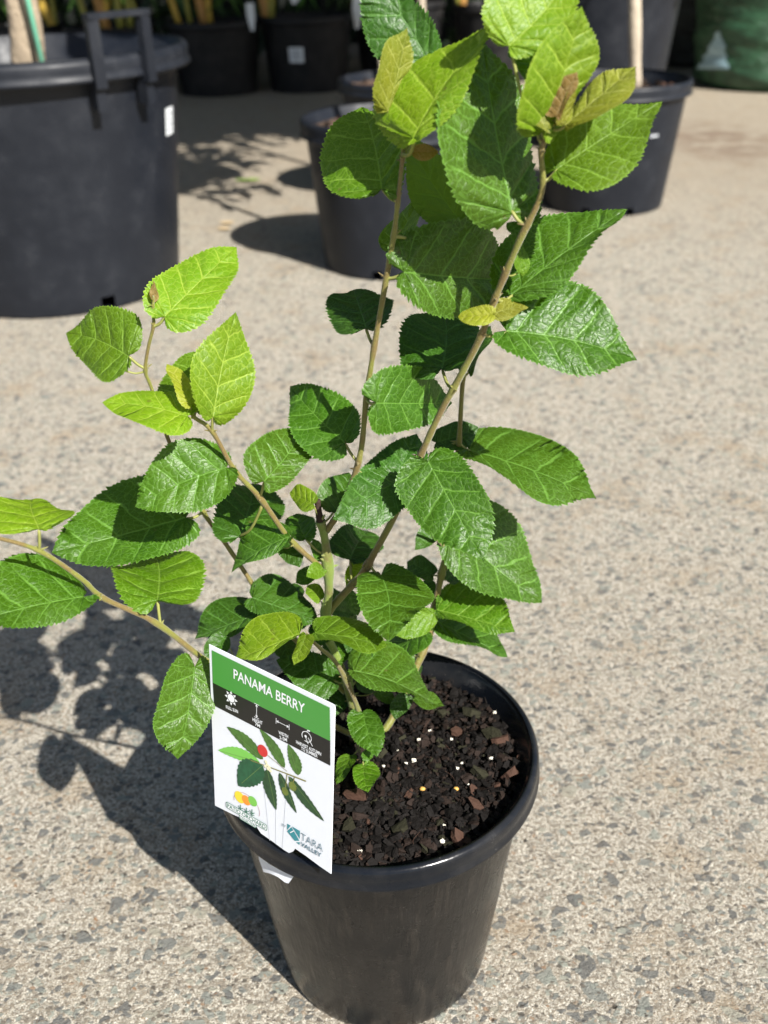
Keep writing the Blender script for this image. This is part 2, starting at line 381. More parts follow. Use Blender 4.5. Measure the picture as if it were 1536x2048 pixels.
LM = {'lime': leaf_mat('leaf_young_lime', (.130, .250, .003), (.40, .55, .07), .42, .34),
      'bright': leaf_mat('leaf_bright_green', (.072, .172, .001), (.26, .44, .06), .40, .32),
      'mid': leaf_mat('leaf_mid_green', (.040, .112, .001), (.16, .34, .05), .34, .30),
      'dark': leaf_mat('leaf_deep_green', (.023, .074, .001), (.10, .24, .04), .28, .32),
      'olive': leaf_mat('leaf_new_olive', (.15, .175, .008), (.40, .42, .10), .32, .44),
      'yellow': leaf_mat('leaf_new_yellow', (.24, .32, .012), (.5, .5, .10), .40, .42),
      'brown': leaf_mat('leaf_emerging_brown', (.22, .15, .035), (.45, .33, .16), .35, .55)}
def stem_mat(name, green, brown, bias):
    m, nt, bs, out = newmat(name); N = NT(nt); P = N.n('NewGeometry').outputs['Position']
    f = N.ss(N.noise(P, 38, 4, .6).outputs[0], bias-.12, bias+.12)
    c = N.mix(f, green, brown); lent = N.vor(P, 520).outputs['Distance']
    c = N.mix(N.math('MULTIPLY', N.ss(lent, .22, .1), .5), c, (.42, .36, .2)); N.link(c, bs.inputs['Base Color'])
    bs.inputs['Roughness'].default_value = .5; bs.inputs['Sheen Weight'].default_value = .25
    N.link(N.bump(N.noise(P, 700, 3).outputs[0], .0005), bs.inputs['Normal']); return m
m_stem = stem_mat('stem_tan_green', (.16, .165, .025), (.15, .105, .03), .50)
m_stem_g = stem_mat('stem_green', (.15, .21, .03), (.13, .10, .035), .56)
m_stem_b = simple('stem_woody_brown', (.14, .085, .045), .75, .3, .45, 120, .0015, 400)
m_stem_d = simple('stem_dead_tip', (.045, .028, .022), .85, .2, .4, 200, .001, 500)
m_pet = simple('petiole_yellow_green', (.24, .25, .07), .5, .4, .2, 200)

plant = thing('berry_shrub', 'young leafy green shrub with serrated veined leaves growing in the foreground pot', 'shrub', (-.0233, .640, SOILZ))
# stems: (px, py, world y, radius)
ST = {
 'main': [(714,1500,.640,.0058),(713,1470,.640,.0050),(703,1400,.639,.0045),(672,1310,.636,.0042),(648,1255,.634,.0041),(658,1180,.632,.0040),(651,1088,.630,.0038),(641,1042,.630,.0036)],
 'b_tip': [(641,1045,.630,.0036),(637,1022,.630,.0030),(635,1000,.630,.0026)],
 'a': [(716,1465,.638,.0032),(718,1425,.628,.0027),(677,1333,.602,.0021),(640,1296,.585,.0017),(612,1272,.572,.0012)],
 'c': [(716,1492,.642,.0040),(770,1458,.650,.0040),(806,1390,.668,.0038),(839,1319,.684,.0036),(858,1273,.692,.0035),(872,1204,.700,.0034),(885,1139,.702,.0033),(899,1080,.702,.0030),(908,985,.700,.0026),(918,885,.696,.0024),(926,760,.690,.0020),(940,700,.686,.0014)],
 'c2': [(895,1100,.702,.0024),(868,1072,.690,.0019),(843,1040,.680,.0014)],
 'd': [(650,1238,.634,.0036),(673,1204,.636,.0034),(724,1148,.636,.0032),(751,1102,.634,.0031),(784,1042,.630,.0030),(815,975,.624,.0029),(841,912,.618,.0028),(881,825,.610,.0028),(916,761,.604,.0027),(960,677,.596,.0026),(978,628,.592,.0025),(1000,573,.588,.0025),(1040,479,.580,.0023),(1074,410,.576,.0021),(1086,365,.574,.0020),(1083,300,.572,.0018),(1101,265,.571,.0014),(1113,232,.571,.0009)],
 'e': [(653,1062,.631,.0030),(678,1023,.629,.0028),(708,954,.626,.0026),(723,895,.624,.0025),(733,796,.620,.0024),(748,697,.617,.0023),(768,583,.613,.0022),(787,474,.609,.0020),(796,400,.607,.0018),(803,334,.606,.0016),(806,305,.605,.0014),(799,275,.604,.0009)],
 'f': [(645,1137,.630,.0026),(580,1079,.622,.0024),(520,996,.613,.0022),(469,940,.606,.0021),(424,862,.600,.0019),(388,834,.597,.0015),(379,812,.596,.001)],
 'g': [(690,1385,.641,.0030),(610,1300,.648,.0027),(541,1222,.655,.0024),(492,1148,.660,.0023),(455,1093,.662,.0022),(404,1020,.664,.0021),(360,930,.662,.0019),(334,872,.660,.0018),(303,776,.656,.0016),(291,742,.655,.0016),(297,694,.654,.0016),(307,652,.653,.0015),(306,620,.653,.0012),(307,592,.653,.0009)],
 'h': [(706,1470,.637,.0032),(600,1420,.615,.0029),(500,1365,.594,.0027),(417,1324,.579,.0025),(312,1246,.560,.0024),(208,1197,.544,.0022),(163,1158,.536,.0021),(81,1103,.524,.0018),(0,1077,.512,.0016),(-70,1064,.502,.0012)],
 'i': [(706,1440,.645,.0026),(703,1390,.650,.0020),(700,1296,.660,.0016),(702,1235,.665,.0011)],
 'low': [(712,1480,.634,.0016),(718,1500,.610,.0012),(727,1520,.594,.0008)],
}
stem3 = {}
for k, pts in ST.items():
    P = [at_y(x, y, Y) for x, y, Y, r in pts]; n = max(10, len(P)*7)
    S = spline(P, n); R = .80*np.interp(np.linspace(0, len(P)-1, n), range(len(P)), [q[3] for q in pts])
    stem3[k] = (np.array(S), R)
nodes = {k: [] for k in ST}

def edge_curve(t_s, h, lobe, n):
    t_s = min(max(t_s, .16), .62); q = 1-t_s
    P = [(0, 0), (-.07*lobe, .22*h), (-.05*lobe+.01, .56*h), (.42*t_s-.03*lobe, .90*h), (t_s, h), (t_s+.32*q, .90*h), (t_s+.63*q, .60*h), (t_s+.88*q, .20*h), (1.0, 0)]
    S = np.array(spline([(a, b, 0) for a, b in P], 400))[:, :2]
    d = np.r_[0, np.cumsum(np.hypot(*np.diff(S, axis=0).T))]; s = np.linspace(0, d[-1], n)
    return np.c_[np.interp(s, d, S[:, 0]), np.interp(s, d, S[:, 1])], d[-1]

def make_leaf(stem, B, T, L, R, dy, colr, o, idx):
    rs = np.random.RandomState(100+idx)
    S3, Rr = stem3[stem]
    Bp, Tp, Lp, Rp = [np.array(q, float) for q in (B, T, L, R)]
    ax = (Tp-Bp); l = np.linalg.norm(ax); ax = ax/l; pe = np.array([-ax[1], ax[0]])
    tgt = Bp-ax*min(.28*l, 34) if 'S' not in o else np.array(o['S'], float)
    pr = np.array([proj(p) for p in S3]); i0 = int(np.hypot(*(pr-tgt).T).argmin()); S = S3[i0]
    B3 = at_y(B[0], B[1], S[1]+dy/100.)
    hl = abs((Lp-Bp)@pe); hr = abs((Rp-Bp)@pe); wd = hl+hr; nat = o.get('nat', .70)
    c = CC-B3; c /= np.linalg.norm(c)
    rx = CR-c*(CR@c); rx /= np.linalg.norm(rx); uy = np.cross(c, rx)
    a3 = rx*ax[0]-uy*ax[1]; p3 = np.cross(c, a3)
    a = wd/l
    if a > nat: cs = max(nat/a, .5); td = a3
    else: cs = max(a/nat, .5); td = p3
    th = math.acos(min(1, cs)); sg = 1 if td[2]+.35*td[0] > 0 else -1
    if 'sg' in o: sg = o['sg']*(1 if td[2] > 0 else -1)
    th = min(th, 1.0)
    n = c*math.cos(th)+sg*td*math.sin(th)
    n = n+uy*(o.get('up', .15)+rs.uniform(-.18, .16))+rx*(o.get('rt', 0.02)+rs.uniform(-.22, .22)); n /= np.linalg.norm(n)
    def onp(q):
        d = ray(*q); t = ((B3-CC)@n)/(d@n); return CC+d*t
    T3, L3, R3 = onp(T), onp(L), onp(R)
    A = T3-B3; ln = np.linalg.norm(A); A /= ln; W = np.cross(n, A)
    NR, NC = 104, 9
    V = []; UVv = []; UVm = []; Fc = []
    fold = o.get('fold', rs.uniform(.0, .22)); droop = o.get('droop', rs.uniform(.02, .20)); tw = rs.uniform(-.16, .16)
    quilt = ln*o.get('quilt', .017); off = rs.rand(2)*3; ph = rs.rand(4)*6
    lobe = o.get('lobe', 1.0)
    mid_t = None
    cc = np.r_[np.linspace(0, .9, NC-1), 1.0]
    bend = o.get('bend', rs.uniform(-.05, .05))
    for side, Q in ((1, L3), (-1, R3)):
        rel = Q-B3; t_s = (rel@A)/ln; h = abs(rel@W)/ln
        if t_s < 0: t_s = .16
        sgn = np.sign(rel@W) or side
        if side == 1: s1 = sgn
        else: sgn = -s1
        E, arc = edge_curve(t_s, h, lobe, NR)
        u = np.linspace(0, 1, NR)
        # serration
        tan = np.gradient(E, axis=0); tan /= np.linalg.norm(tan, axis=1)[:, None]+1e-9; nor = np.c_[-tan[:, 1], tan[:, 0]]
        nt_ = o.get('teeth', 25); k = u*nt_*arc; jit = np.sin(k*1.7+ph[0])*.18; fr = (k+jit) % 1.0
        env = np.clip(u/.08, 0, 1)*np.clip((1-u-.01)/.10, .0, 1)
        big = .6+.4*np.sin(k*.5+ph[1])
        tooth = np.where(fr < .72, fr/.72, (1-fr)/.28)-.4
        amp = .026*env*(.55+.8*big)*(1+.25*np.sin(k*2.3+ph[1]))
        E = E+nor*(tooth*amp)[:, None]+tan*(tooth*amp*.5)[:, None]
        E += nor*(.010*np.sin(k*.33+ph[2])*env)[:, None]
        tm = np.clip((u-.36)/.64, 0, 1)**1.15
        tm[-1] = 1
        base = len(V)
        P2 = np.zeros((NR, NC, 2))
        P2[..., 0] = tm[:, None]+(E[:, 0]-tm)[:, None]*(cc**1.0)[None]
        P2[..., 1] = E[:, 1][:, None]*(cc**1.12)[None]
        t, hh = P2[..., 0], P2[..., 1]
        hb = hh/max(h, 1e-3)
        z = fold*hh*ln*(1-.35*hb) - droop*ln*np.clip(t, 0, 1)**2
        z += ln*.06*np.sin(u*8+ph[3]+side*1.3)[:, None]*(cc**2.2)[None]*np.minimum(1, np.minimum(u/.08, (1-u)/.22))[:, None]
        zz = np.abs(np.sin(PI*(u*7.0)))**.7
        z += quilt*(zz[:, None]-.5)*(np.sin(PI*np.clip(cc, 0, 1)**.8)[None]*1.1)*np.clip(u/.06, 0, 1)[:, None]
        z += quilt*.35*np.sin(t*47+ph[0])*np.sin(hh*61+ph[1])*(np.sin(PI*cc)[None])
        z += tw*hh*t*sgn*ln*.6
        X = B3+(t*ln)[..., None]*A+(hh*ln*sgn)[..., None]*W+z[..., None]*n
        X = X+(bend*ln*np.sin(PI*np.clip(t, 0, 1)))[..., None]*W
        V.extend(X.reshape(-1, 3)); uvv = np.zeros((NR, NC, 2)); uvv[..., 0] = u[:, None]; uvv[..., 1] = cc[None]*sgn
        UVv.extend(uvv.reshape(-1, 2)); um = np.stack([t*ln+off[0], hh*sgn*ln+off[1]], -1); UVm.extend(um.reshape(-1, 2))
        flip = (sgn < 0) != bool(o.get('back'))
        for i in range(NR-1):
            for j in range(NC-1):
                q = (base+i*NC+j, base+(i+1)*NC+j, base+(i+1)*NC+j+1, base+i*NC+j+1)
                Fc.append(q[::-1] if flip else q)
    ob = mesh_obj('leaf', V, Fc, LM[colr], plant, True, None, {'vein': UVv, 'metric': UVm})
    if o.get('lab'): ob['label'] = o['lab']
    # petiole
    L_ = np.linalg.norm(B3-S); midp = (S+B3)/2+np.array([0, 0, -.10*L_])+n*(-.05*L_)
    pts = spline([S, midp, B3+A*ln*.015-n*.0006], 9); r0 = o.get('pr', min(.0012, .0007+ln*.006))
    pb = MB(); pb.tube(pts, [r0*1.35, r0*1.05]+[r0*.9]*5+[r0*.95, r0*.6], 7)
    # midrib ridge continuing under the blade
    pb.build('petiole', m_pet, ob)
    nodes[stem].append(i0)
    return ob

LV = [
# stem, base, tip, side, side, depth cm, colour, options
('e',(865,138),(735,-70),(740,100),(876,78),2.2,'dark',{'fold':.1,'up':-.3,'rt':-.3,'S':(803,320),'lobe':.4}),  # shaded leaf: its shade is put in by the darker green
('e',(775,222),(822,56),(738,165),(818,130),.1,'olive',{'S':(800,283),'pr':.0006,'teeth':18}),
('e',(827,276),(988,2),(781,185),(950,135),-2.6,'lime',{'S':(806,309),'up':.1}),
('d',(1024,426),(998,60),(884,290),(1090,290),.5,'mid',{'S':(1058,450),'up':.15,'rt':.15}),
('d',(1018,92),(1152,-70),(985,-20),(1130,45),.9,'lime',{'S':(1084,290),'up':.3}),
('d',(1084,263),(1170,14),(1021,185),(1176,130),-.5,'lime',{'S':(1092,280),'pr':.0007,'quilt':.02,'teeth':30}),
('d',(1075,150),(1028,72),(1018,120),(1098,100),1.8,'mid',{'S':(1084,300)}),
('d',(1113,232),(1152,142),(1090,190),(1148,186),-.9,'brown',{'S':(1108,240),'lab':'brown emerging leaf','teeth':14}),
('d',(1122,245),(1146,172),(1122,210),(1150,208),-.6,'olive',{'S':(1108,240),'teeth':14}),
('d',(1131,250),(1268,124),(1172,180),(1205,248),-.7,'olive',{'S':(1104,258),'lab':'olive young leaf','quilt':.02,'up':.3}),
('d',(1112,340),(1320,180),(1152,232),(1216,366),.3,'bright',{'S':(1090,366),'up':.3}),
('e',(764,378),(712,180),(630,318),(808,292),.3,'bright',{'S':(787,405),'lobe':1.2}),
('e',(921,442),(815,270),(828,405),(906,325),3.2,'bright',{'back':1,'S':(800,470),'lobe':.6}),
('e',(790,500),(838,385),(776,455),(850,440),1.8,'bright',{'S':(787,520)}),
('e',(808,544),(1057,556),(925,440),(895,630),-.6,'mid',{'S':(771,560),'lobe':1.3,'up':.25}),
('d',(1022,592),(1243,393),(1062,447),(1138,540),1.5,'mid',{'S':(990,600),'lobe':.5,'nat':.62}),
('d',(1013,662),(1276,717),(1105,571),(1125,754),.4,'mid',{'S':(965,668),'lobe':1.2,'up':.15,'rt':.15}),
('d',(985,628),(915,626),(948,610),(950,652),-.7,'yellow',{'S':(977,628),'teeth':14,'lab':'small yellow green new leaf','pr':.0006,'fold':.3}),
('d',(985,628),(1056,604),(1008,596),(1022,634),-.6,'olive',{'S':(977,628),'teeth':14,'pr':.0006}),
('e',(732,657),(700,548),(655,622),(786,592),.9,'dark',{'S':(742,692),'lobe':.8}),
('d',(884,738),(878,585),(789,692),(952,668),2.6,'dark',{'S':(905,775),'lobe':1.2}),
('c',(938,742),(978,650),(922,700),(973,690),.2,'dark',{'S':(928,755)}),
('e',(752,806),(919,808),(820,729),(775,868),-1.6,'mid',{'S':(733,800),'lobe':1.8,'up':.05}),
('e',(690,886),(571,760),(616,902),(694,792),.6,'mid',{'S':(712,925),'lobe':1.2}),
('f',(528,963),(614,846),(494,890),(617,912),-.2,'mid',{'S':(520,995),'lobe':1.3}),
('f',(453,935),(268,1012),(356,894),(408,1022),-.4,'mid',{'S':(469,940),'lobe':1.3,'up':.15,'rt':.15}),
('f',(426,833),(477,624),(387,752),(507,765),-.5,'lime',{'S':(424,862),'lobe':.9,'up':.2,'rt':.15}),
('f',(388,812),(404,680),(312,758),(430,750),1.6,'bright',{'S':(388,834)}),
('f',(382,808),(335,726),(341,772),(385,768),-.2,'yellow',{'S':(380,820),'teeth':14,'lab':'small yellow new leaf'}),
('f',(375,832),(204,800),(300,780),(305,875),-.6,'lime',{'S':(386,838),'pr':.0007,'up':.3}),
('g',(257,712),(126,664),(200,765),(262,628),-.3,'bright',{'S':(291,738),'lobe':1.2,'nat':.8}),
('g',(330,633),(470,474),(333,532),(434,612),-.3,'lime',{'S':(305,652),'lobe':1.0,'up':.25}),
('g',(306,600),(312,560),(300,580),(316,585),0,'brown',{'S':(306,610),'teeth':8,'lab':'tiny brown unopened leaf'}),
('g',(250,740),(216,738),(234,732),(234,746),-.3,'brown',{'S':(291,745),'teeth':8,'lab':'tiny brown unopened leaf'}),
('f',(478,1074),(512,935),(427,1010),(566,1000),1.7,'dark',{'S':(505,1020),'lobe':1.2}),
('f',(579,1074),(455,1128),(508,1050),(546,1106),-.8,'mid',{'S':(586,1084)}),
('main',(626,1008),(577,984),(602,968),(604,1022),-.4,'lime',{'S':(640,1030),'lobe':1.5,'teeth':14,'pr':.0006}),
('main',(611,1078),(588,1016),(570,1040),(634,1042),.2,'mid',{'S':(640,1110),'lobe':1.2,'teeth':16}),
('main',(668,1024),(702,937),(633,982),(706,978),.6,'dark',{'S':(645,1045),'lobe':.8,'fold':.5,'teeth':20}),
('e',(796,962),(681,1028),(722,948),(770,1046),-.4,'dark',{'S':(715,940),'lobe':1.4,'pr':.0004}),
('d',(857,923),(965,1119),(800,1000),(968,975),-1.5,'mid',{'S':(843,912),'lobe':1.2,'up':.1}),
('c',(938,900),(1199,974),(1040,850),(1058,976),-.5,'mid',{'S':(918,890),'lobe':1.2,'up':.25}),
('d',(762,992),(836,858),(722,935),(850,925),2.2,'dark',{'S':(815,985),'lobe':1.1}),
('c',(872,885),(956,850),(898,842),(920,898),.6,'dark',{'S':(918,880)}),
('c',(900,1052),(1090,1201),(1030,1040),(938,1162),1.0,'mid',{'S':(898,1085),'lobe':1.0,'up':.25}),
('c',(873,1220),(1030,1260),(950,1164),(935,1255),-1.2,'bright',{'S':(868,1222),'up':.35,'lobe':.8}),
('c',(868,1240),(1019,1306),(975,1232),(925,1287),.6,'mid',{'S':(866,1240),'lobe':.8}),
('c',(868,1226),(774,1250),(818,1220),(815,1278),-2.2,'bright',{'S':(871,1215),'lobe':.5,'nat':.55}),
('c',(846,1262),(742,1337),(762,1284),(818,1322),-1.2,'mid',{'S':(858,1262),'lobe':.8,'up':.3}),
('d',(762,1150),(780,1250),(707,1190),(858,1180),-1.2,'mid',{'S':(738,1125),'lobe':2.0,'fold':.1}),
('d',(700,1119),(742,1040),(660,1080),(772,1088),1.6,'dark',{'S':(708,1165),'lobe':1.2}),
('h',(389,1334),(365,1520),(307,1430),(432,1385),-1.6,'mid',{'S':(420,1325),'lobe':2.0,'fold':.25,'up':.0}),
('h',(315,1200),(308,1078),(216,1145),(399,1138),.2,'bright',{'S':(315,1248),'lobe':1.2}),
('g',(371,1036),(103,1100),(235,966),(262,1132),-1.2,'mid',{'S':(404,1025),'lobe':1.0,'up':.3,'rt':.15}),
('h',(78,1058),(60,965),(-30,1035),(150,1034),-.3,'lime',{'S':(81,1103),'lobe':1.2}),
('h',(167,1194),(-75,1228),(50,1117),(55,1246),-.8,'mid',{'S':(205,1196),'lobe':1.2,'up':.15,'rt':.15}),
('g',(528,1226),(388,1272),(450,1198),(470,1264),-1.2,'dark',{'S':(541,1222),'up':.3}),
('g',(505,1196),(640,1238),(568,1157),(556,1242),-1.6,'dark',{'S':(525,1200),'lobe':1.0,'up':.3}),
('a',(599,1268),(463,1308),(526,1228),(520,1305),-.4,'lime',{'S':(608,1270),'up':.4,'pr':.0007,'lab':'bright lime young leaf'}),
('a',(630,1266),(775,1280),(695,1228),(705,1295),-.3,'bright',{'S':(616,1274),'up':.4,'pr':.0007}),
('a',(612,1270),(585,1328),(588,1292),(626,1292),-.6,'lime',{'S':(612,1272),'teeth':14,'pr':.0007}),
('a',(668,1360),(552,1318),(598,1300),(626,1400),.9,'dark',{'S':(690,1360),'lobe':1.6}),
('a',(707,1342),(875,1387),(798,1310),(795,1390),.4,'mid',{'S':(693,1352),'up':.35,'lobe':1.0}),
('c',(830,1398),(889,1408),(858,1386),(853,1415),-2.8,'mid',{'S':(800,1400),'teeth':14,'pr':.0005}),
('c',(816,1393),(790,1436),(783,1405),(819,1417),-2.4,'dark',{'S':(800,1405),'teeth':14,'pr':.0005}),
('a',(726,1427),(752,1500),(697,1452),(769,1455),-.6,'mid',{'S':(722,1430),'lobe':1.6,'teeth':16}),
('low',(727,1530),(736,1583),(709,1556),(761,1545),-.5,'bright',{'up':.5,'lobe':1.4,'teeth':14,'pr':.0006}),
('low',(701,1512),(671,1565),(673,1528),(702,1540),-.5,'bright',{'S':(718,1498),'up':.5,'teeth':14,'pr':.0006}),
('low',(726,1516),(750,1505),(735,1499),(740,1520),-.6,'mid',{'teeth':8,'pr':.0005}),
('i',(690,1402),(618,1442),(640,1384),(668,1432),.2,'dark',{'S':(703,1400),'teeth':16}),
('i',(752,1384),(792,1403),(775,1375),(768,1405),0,'mid',{'S':(703,1390),'teeth':12,'pr':.0004}),
('i',(655,1288),(676,1328),(645,1308),(698,1298),-.5,'mid',{'S':(700,1300),'teeth':12,'pr':.0004}),
('h',(450,1272),(412,1312),(413,1280),(450,1306),1.8,'dark',{'S':(500,1365),'pr':.0004}),
('main',(640,1200),(614,1168),(612,1190),(640,1172),.3,'lime',{'teeth':10,'pr':.0005,'S':(652,1215)}),
('main',(644,1118),(629,1077),(621,1100),(646,1092),.2,'mid',{'teeth':10,'pr':.0005,'S':(652,1125)}),
('main',(646,1138),(616,1150),(626,1128),(634,1160),-.6,'bright',{'teeth':10,'pr':.0005,'S':(655,1145)}),
('main',(676,1212),(700,1216),(685,1202),(690,1226),.5,'dark',{'teeth':10,'pr':.0005,'S':(660,1210)}),
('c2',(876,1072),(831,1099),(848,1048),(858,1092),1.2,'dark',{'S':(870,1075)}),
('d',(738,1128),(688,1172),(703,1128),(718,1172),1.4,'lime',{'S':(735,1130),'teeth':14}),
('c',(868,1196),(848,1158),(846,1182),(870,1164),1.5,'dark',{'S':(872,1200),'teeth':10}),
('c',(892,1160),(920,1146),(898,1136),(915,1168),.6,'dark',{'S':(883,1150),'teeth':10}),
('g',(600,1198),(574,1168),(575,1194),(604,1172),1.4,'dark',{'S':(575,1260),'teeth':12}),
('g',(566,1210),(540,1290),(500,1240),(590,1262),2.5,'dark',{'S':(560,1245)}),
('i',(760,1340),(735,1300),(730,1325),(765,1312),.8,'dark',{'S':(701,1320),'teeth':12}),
('e',(828,303),(878,303),(850,288),(850,322),-.9,'brown',{'S':(806,309),'teeth':10,'lab':'fuzzy brown leaf bud','fold':.5,'pr':.0007}),
('d',(1040,470),(1012,445),(1016,462),(1040,447),.6,'mid',{'S':(1045,470),'teeth':10,'pr':.0004}),
('d',(1040,545),(1050,485),(1030,520),(1060,515),1.0,'bright',{'S':(1010,555),'teeth':12,'pr':.0005}),
('c',(812,1300),(768,1378),(758,1330),(815,1350),-.5,'mid',{'S':(845,1300)}),
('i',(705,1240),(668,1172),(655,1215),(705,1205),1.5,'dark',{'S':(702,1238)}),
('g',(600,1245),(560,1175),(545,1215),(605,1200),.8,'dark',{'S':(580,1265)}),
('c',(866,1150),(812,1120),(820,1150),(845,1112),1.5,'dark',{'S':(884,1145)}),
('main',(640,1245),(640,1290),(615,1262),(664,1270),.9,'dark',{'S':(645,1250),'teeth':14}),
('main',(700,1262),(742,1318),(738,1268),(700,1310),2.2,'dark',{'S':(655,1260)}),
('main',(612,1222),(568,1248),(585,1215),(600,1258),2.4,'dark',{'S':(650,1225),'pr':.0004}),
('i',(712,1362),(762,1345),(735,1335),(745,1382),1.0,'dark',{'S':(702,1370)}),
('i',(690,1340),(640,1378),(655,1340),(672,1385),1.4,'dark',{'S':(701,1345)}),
('c',(835,1330),(800,1368),(806,1340),(830,1362),.8,'dark',{'S':(839,1319),'teeth':14}),
('d',(690,1185),(720,1228),(688,1208),(722,1200),2.0,'mid',{'S':(680,1200),'teeth':14,'pr':.0005}),
('main',(628,1140),(592,1165),(602,1140),(620,1168),2.0,'mid',{'S':(652,1140),'teeth':14,'pr':.0005}),
('g',(560,1262),(590,1325),(552,1300),(600,1285),2.6,'dark',{'S':(575,1262)}),
('f',(560,1092),(598,1132),(566,1122),(602,1100),1.6,'dark',{'S':(590,1088),'teeth':14,'pr':.0005}),
('d',(1096,258),(1060,222),(1068,248),(1084,226),-.9,'olive',{'S':(1100,264),'teeth':12,'pr':.0005}),
]
for i, q in enumerate(LV): make_leaf(*q, i)
for k, (S, R) in stem3.items():
    mb = MB(); R = R.copy()
    for i in set(nodes[k]):
        for j in range(max(0, i-1), min(len(R), i+2)): R[j] *= 1.22 if j == i else 1.1
    rs = np.random.RandomState(len(k)+ord(k[0]))
    mb.tube(S, R*(1+.04*rs.randn(len(R))), 12)
    for i in set(nodes[k]):    # little stipules and axillary buds at every node
        for q in range(2):
            p = S[i]; d = rs.randn(3); d[2] = abs(d[2])*1.2; d /= np.linalg.norm(d)
            e = p+d*(R[i]+rs.uniform(.002, .0045)); mb.tube([p, (p+e)/2, e], [R[i]*.5, R[i]*.35, .0002], 5)
    mat = m_stem_d if k == 'b_tip' else m_stem_g if k in ('main', 'i') else m_stem
    o = mb.build('branch' if k not in ('main',) else 'stem', mat, plant)
    if k == 'b_tip': o['label'] = 'dark brown cut tip of the stem'
# woody base of the stem
mb = MB(); P = [at_y(x, y, Y) for x, y, Y in ((714, 1508, .640), (714, 1485, .640), (712, 1462, .640), (709, 1440, .6395))]
mb.tube(spline(P, 10), [.0078, .0072, .0068, .0066, .0064, .0063, .0062, .006, .0056, .0050], 14); o = mb.build('stem', m_stem_b, plant); o['label'] = 'brown woody foot of the stem'

# ---------------------------------------------------------------- plant tag
TS = .695
c4 = [CC+ray(418, 1289)*TS, CC+ray(670, 1411)*TS*.92154**-1*1.0*.92154*1.0, None, None]
TLr, TRr, BRr, BLr = [ray(*q) for q in ((418, 1289), (670, 1411), (662, 1748), (430, 1611))]
sol = np.linalg.solve(np.array([TRr, -BRr, BLr]).T, TLr)
tTL = CC+TS*TLr; tTR = CC+TS*sol[0]*TRr; tBL = CC+TS*sol[2]*BLr
e1 = tTR-tTL; TW = np.linalg.norm(e1); e1 /= TW; e2 = tBL-tTL; TH = np.linalg.norm(e2); e2 = e2-e1*(e2@e1); e2 /= np.linalg.norm(e2)
en = np.cross(e2, e1)   # towards the viewer
if en@(CC-tTL) < 0: en = -en
def tag_uv(px, py):   # photo pixel -> (u, v) metres on the panel
    d = ray(px, py); t = ((tTL-CC)@en)/(d@en); q = CC+d*t-tTL; return q@e1, q@e2
def T3(u, v, h=0.0): return tTL+e1*u+e2*v+en*h
def flat(name, polys, mat, h, parent, th=0.0):
    """polygons given in panel metres, at height h over the panel"""
    V = []; Fc = []
    for P in polys:
        b0 = len(V); n = len(P)
        V += [T3(u, v, h) for u, v in P]
        area = sum(P[i][0]*P[(i+1) % n][1]-P[(i+1) % n][0]*P[i][1] for i in range(n))
        f = list(range(b0, b0+n)); Fc.append(f if area < 0 else f[::-1])
        if th:
            b1 = len(V); V += [T3(u, v, h-th) for u, v in P]; g_ = [x-b0+b1 for x in Fc[-1]]; Fc.append(g_[::-1])
            for i in range(n): Fc.append([b0+i, b0+(i+1) % n, b1+(i+1) % n, b1+i])
    return mesh_obj(name, V, Fc, mat, parent, False)
def bar_(a, b, w_):
    a, b = np.array(a), np.array(b); d = b-a; d = d/np.linalg.norm(d); p = np.array([-d[1], d[0]])*w_/2; return [tuple(a-p), tuple(b-p), tuple(b+p), tuple(a+p)]
m_card = simple('tag_white_card', (.70, .73, .78), .38, .5, .03, 30)
m_green = simple('tag_green_print', (.060, .265, .045), .35, .5)
m_blk = simple('tag_black_print', (.010, .010, .010), .35, .5)
m_wht = simple('tag_white_print', (.75, .77, .8), .4, .5)
m_teal = simple('tag_teal_print', (.03, .22, .26), .4, .5); m_gtext = simple('tag_grey_text', (.09, .17, .22), .5, .4)
m_dgreen = simple('tag_dark_green_print', (.02, .16, .09), .4, .5)
m_yel = simple('tag_yellow_print', (.85, .62, .04), .4, .5); m_ora = simple('tag_orange_print', (.85, .28, .03), .4, .5); m_lgr = simple('tag_leaf_green_print', (.18, .5, .08), .4, .5)
m_red = simple('tag_red_berry_print', (.55, .03, .03), .3, .5, .3, 200)
m_pl = [simple('tag_photo_leaf_dark', (.018, .062, .022), .4, .5, .75, 260), simple('tag_photo_leaf_mid', (.06, .15, .025), .4, .5, .75, 260), simple('tag_photo_leaf_deep', (.012, .085, .035), .4, .5, .75, 260)]
m_ol = simple('tag_photo_fruit_green', (.13, .17, .03), .4, .5, .4, 300); m_tw = simple('tag_photo_twig', (.22, .20, .06), .5, .4)
tag = thing('plant_tag', 'white plant tag with green and black bands clipped over the rim of the foreground pot', 'plant tag', tuple(T3(TW/2, TH)))
U = lambda pts: [tag_uv(*p) for p in pts]
# card with rounded top-right corner and a tongue that goes through the rim
outl = U([(418, 1289), (664, 1408), (669, 1411), (670, 1417), (662, 1748), (640, 1733), (612, 1712), (590, 1697), (586, 1703), (578, 1706), (568, 1700), (545, 1683), (522, 1667), (514, 1655), (505, 1646), (466, 1629), (430, 1611)])
flat('card', [outl], m_card, 0, tag, .0006)
# flat grey bars: shade of the card's stiffening fold, put in as colour
flat('crease_shading', [bar_(tag_uv(527, 1560), tag_uv(540, 1681), .0005), bar_(tag_uv(552, 1620), tag_uv(552, 1688), .0004), bar_(tag_uv(572, 1600), tag_uv(565, 1697), .0006)], simple('tag_crease_shade', (.60, .63, .68), .4), .0002, tag)
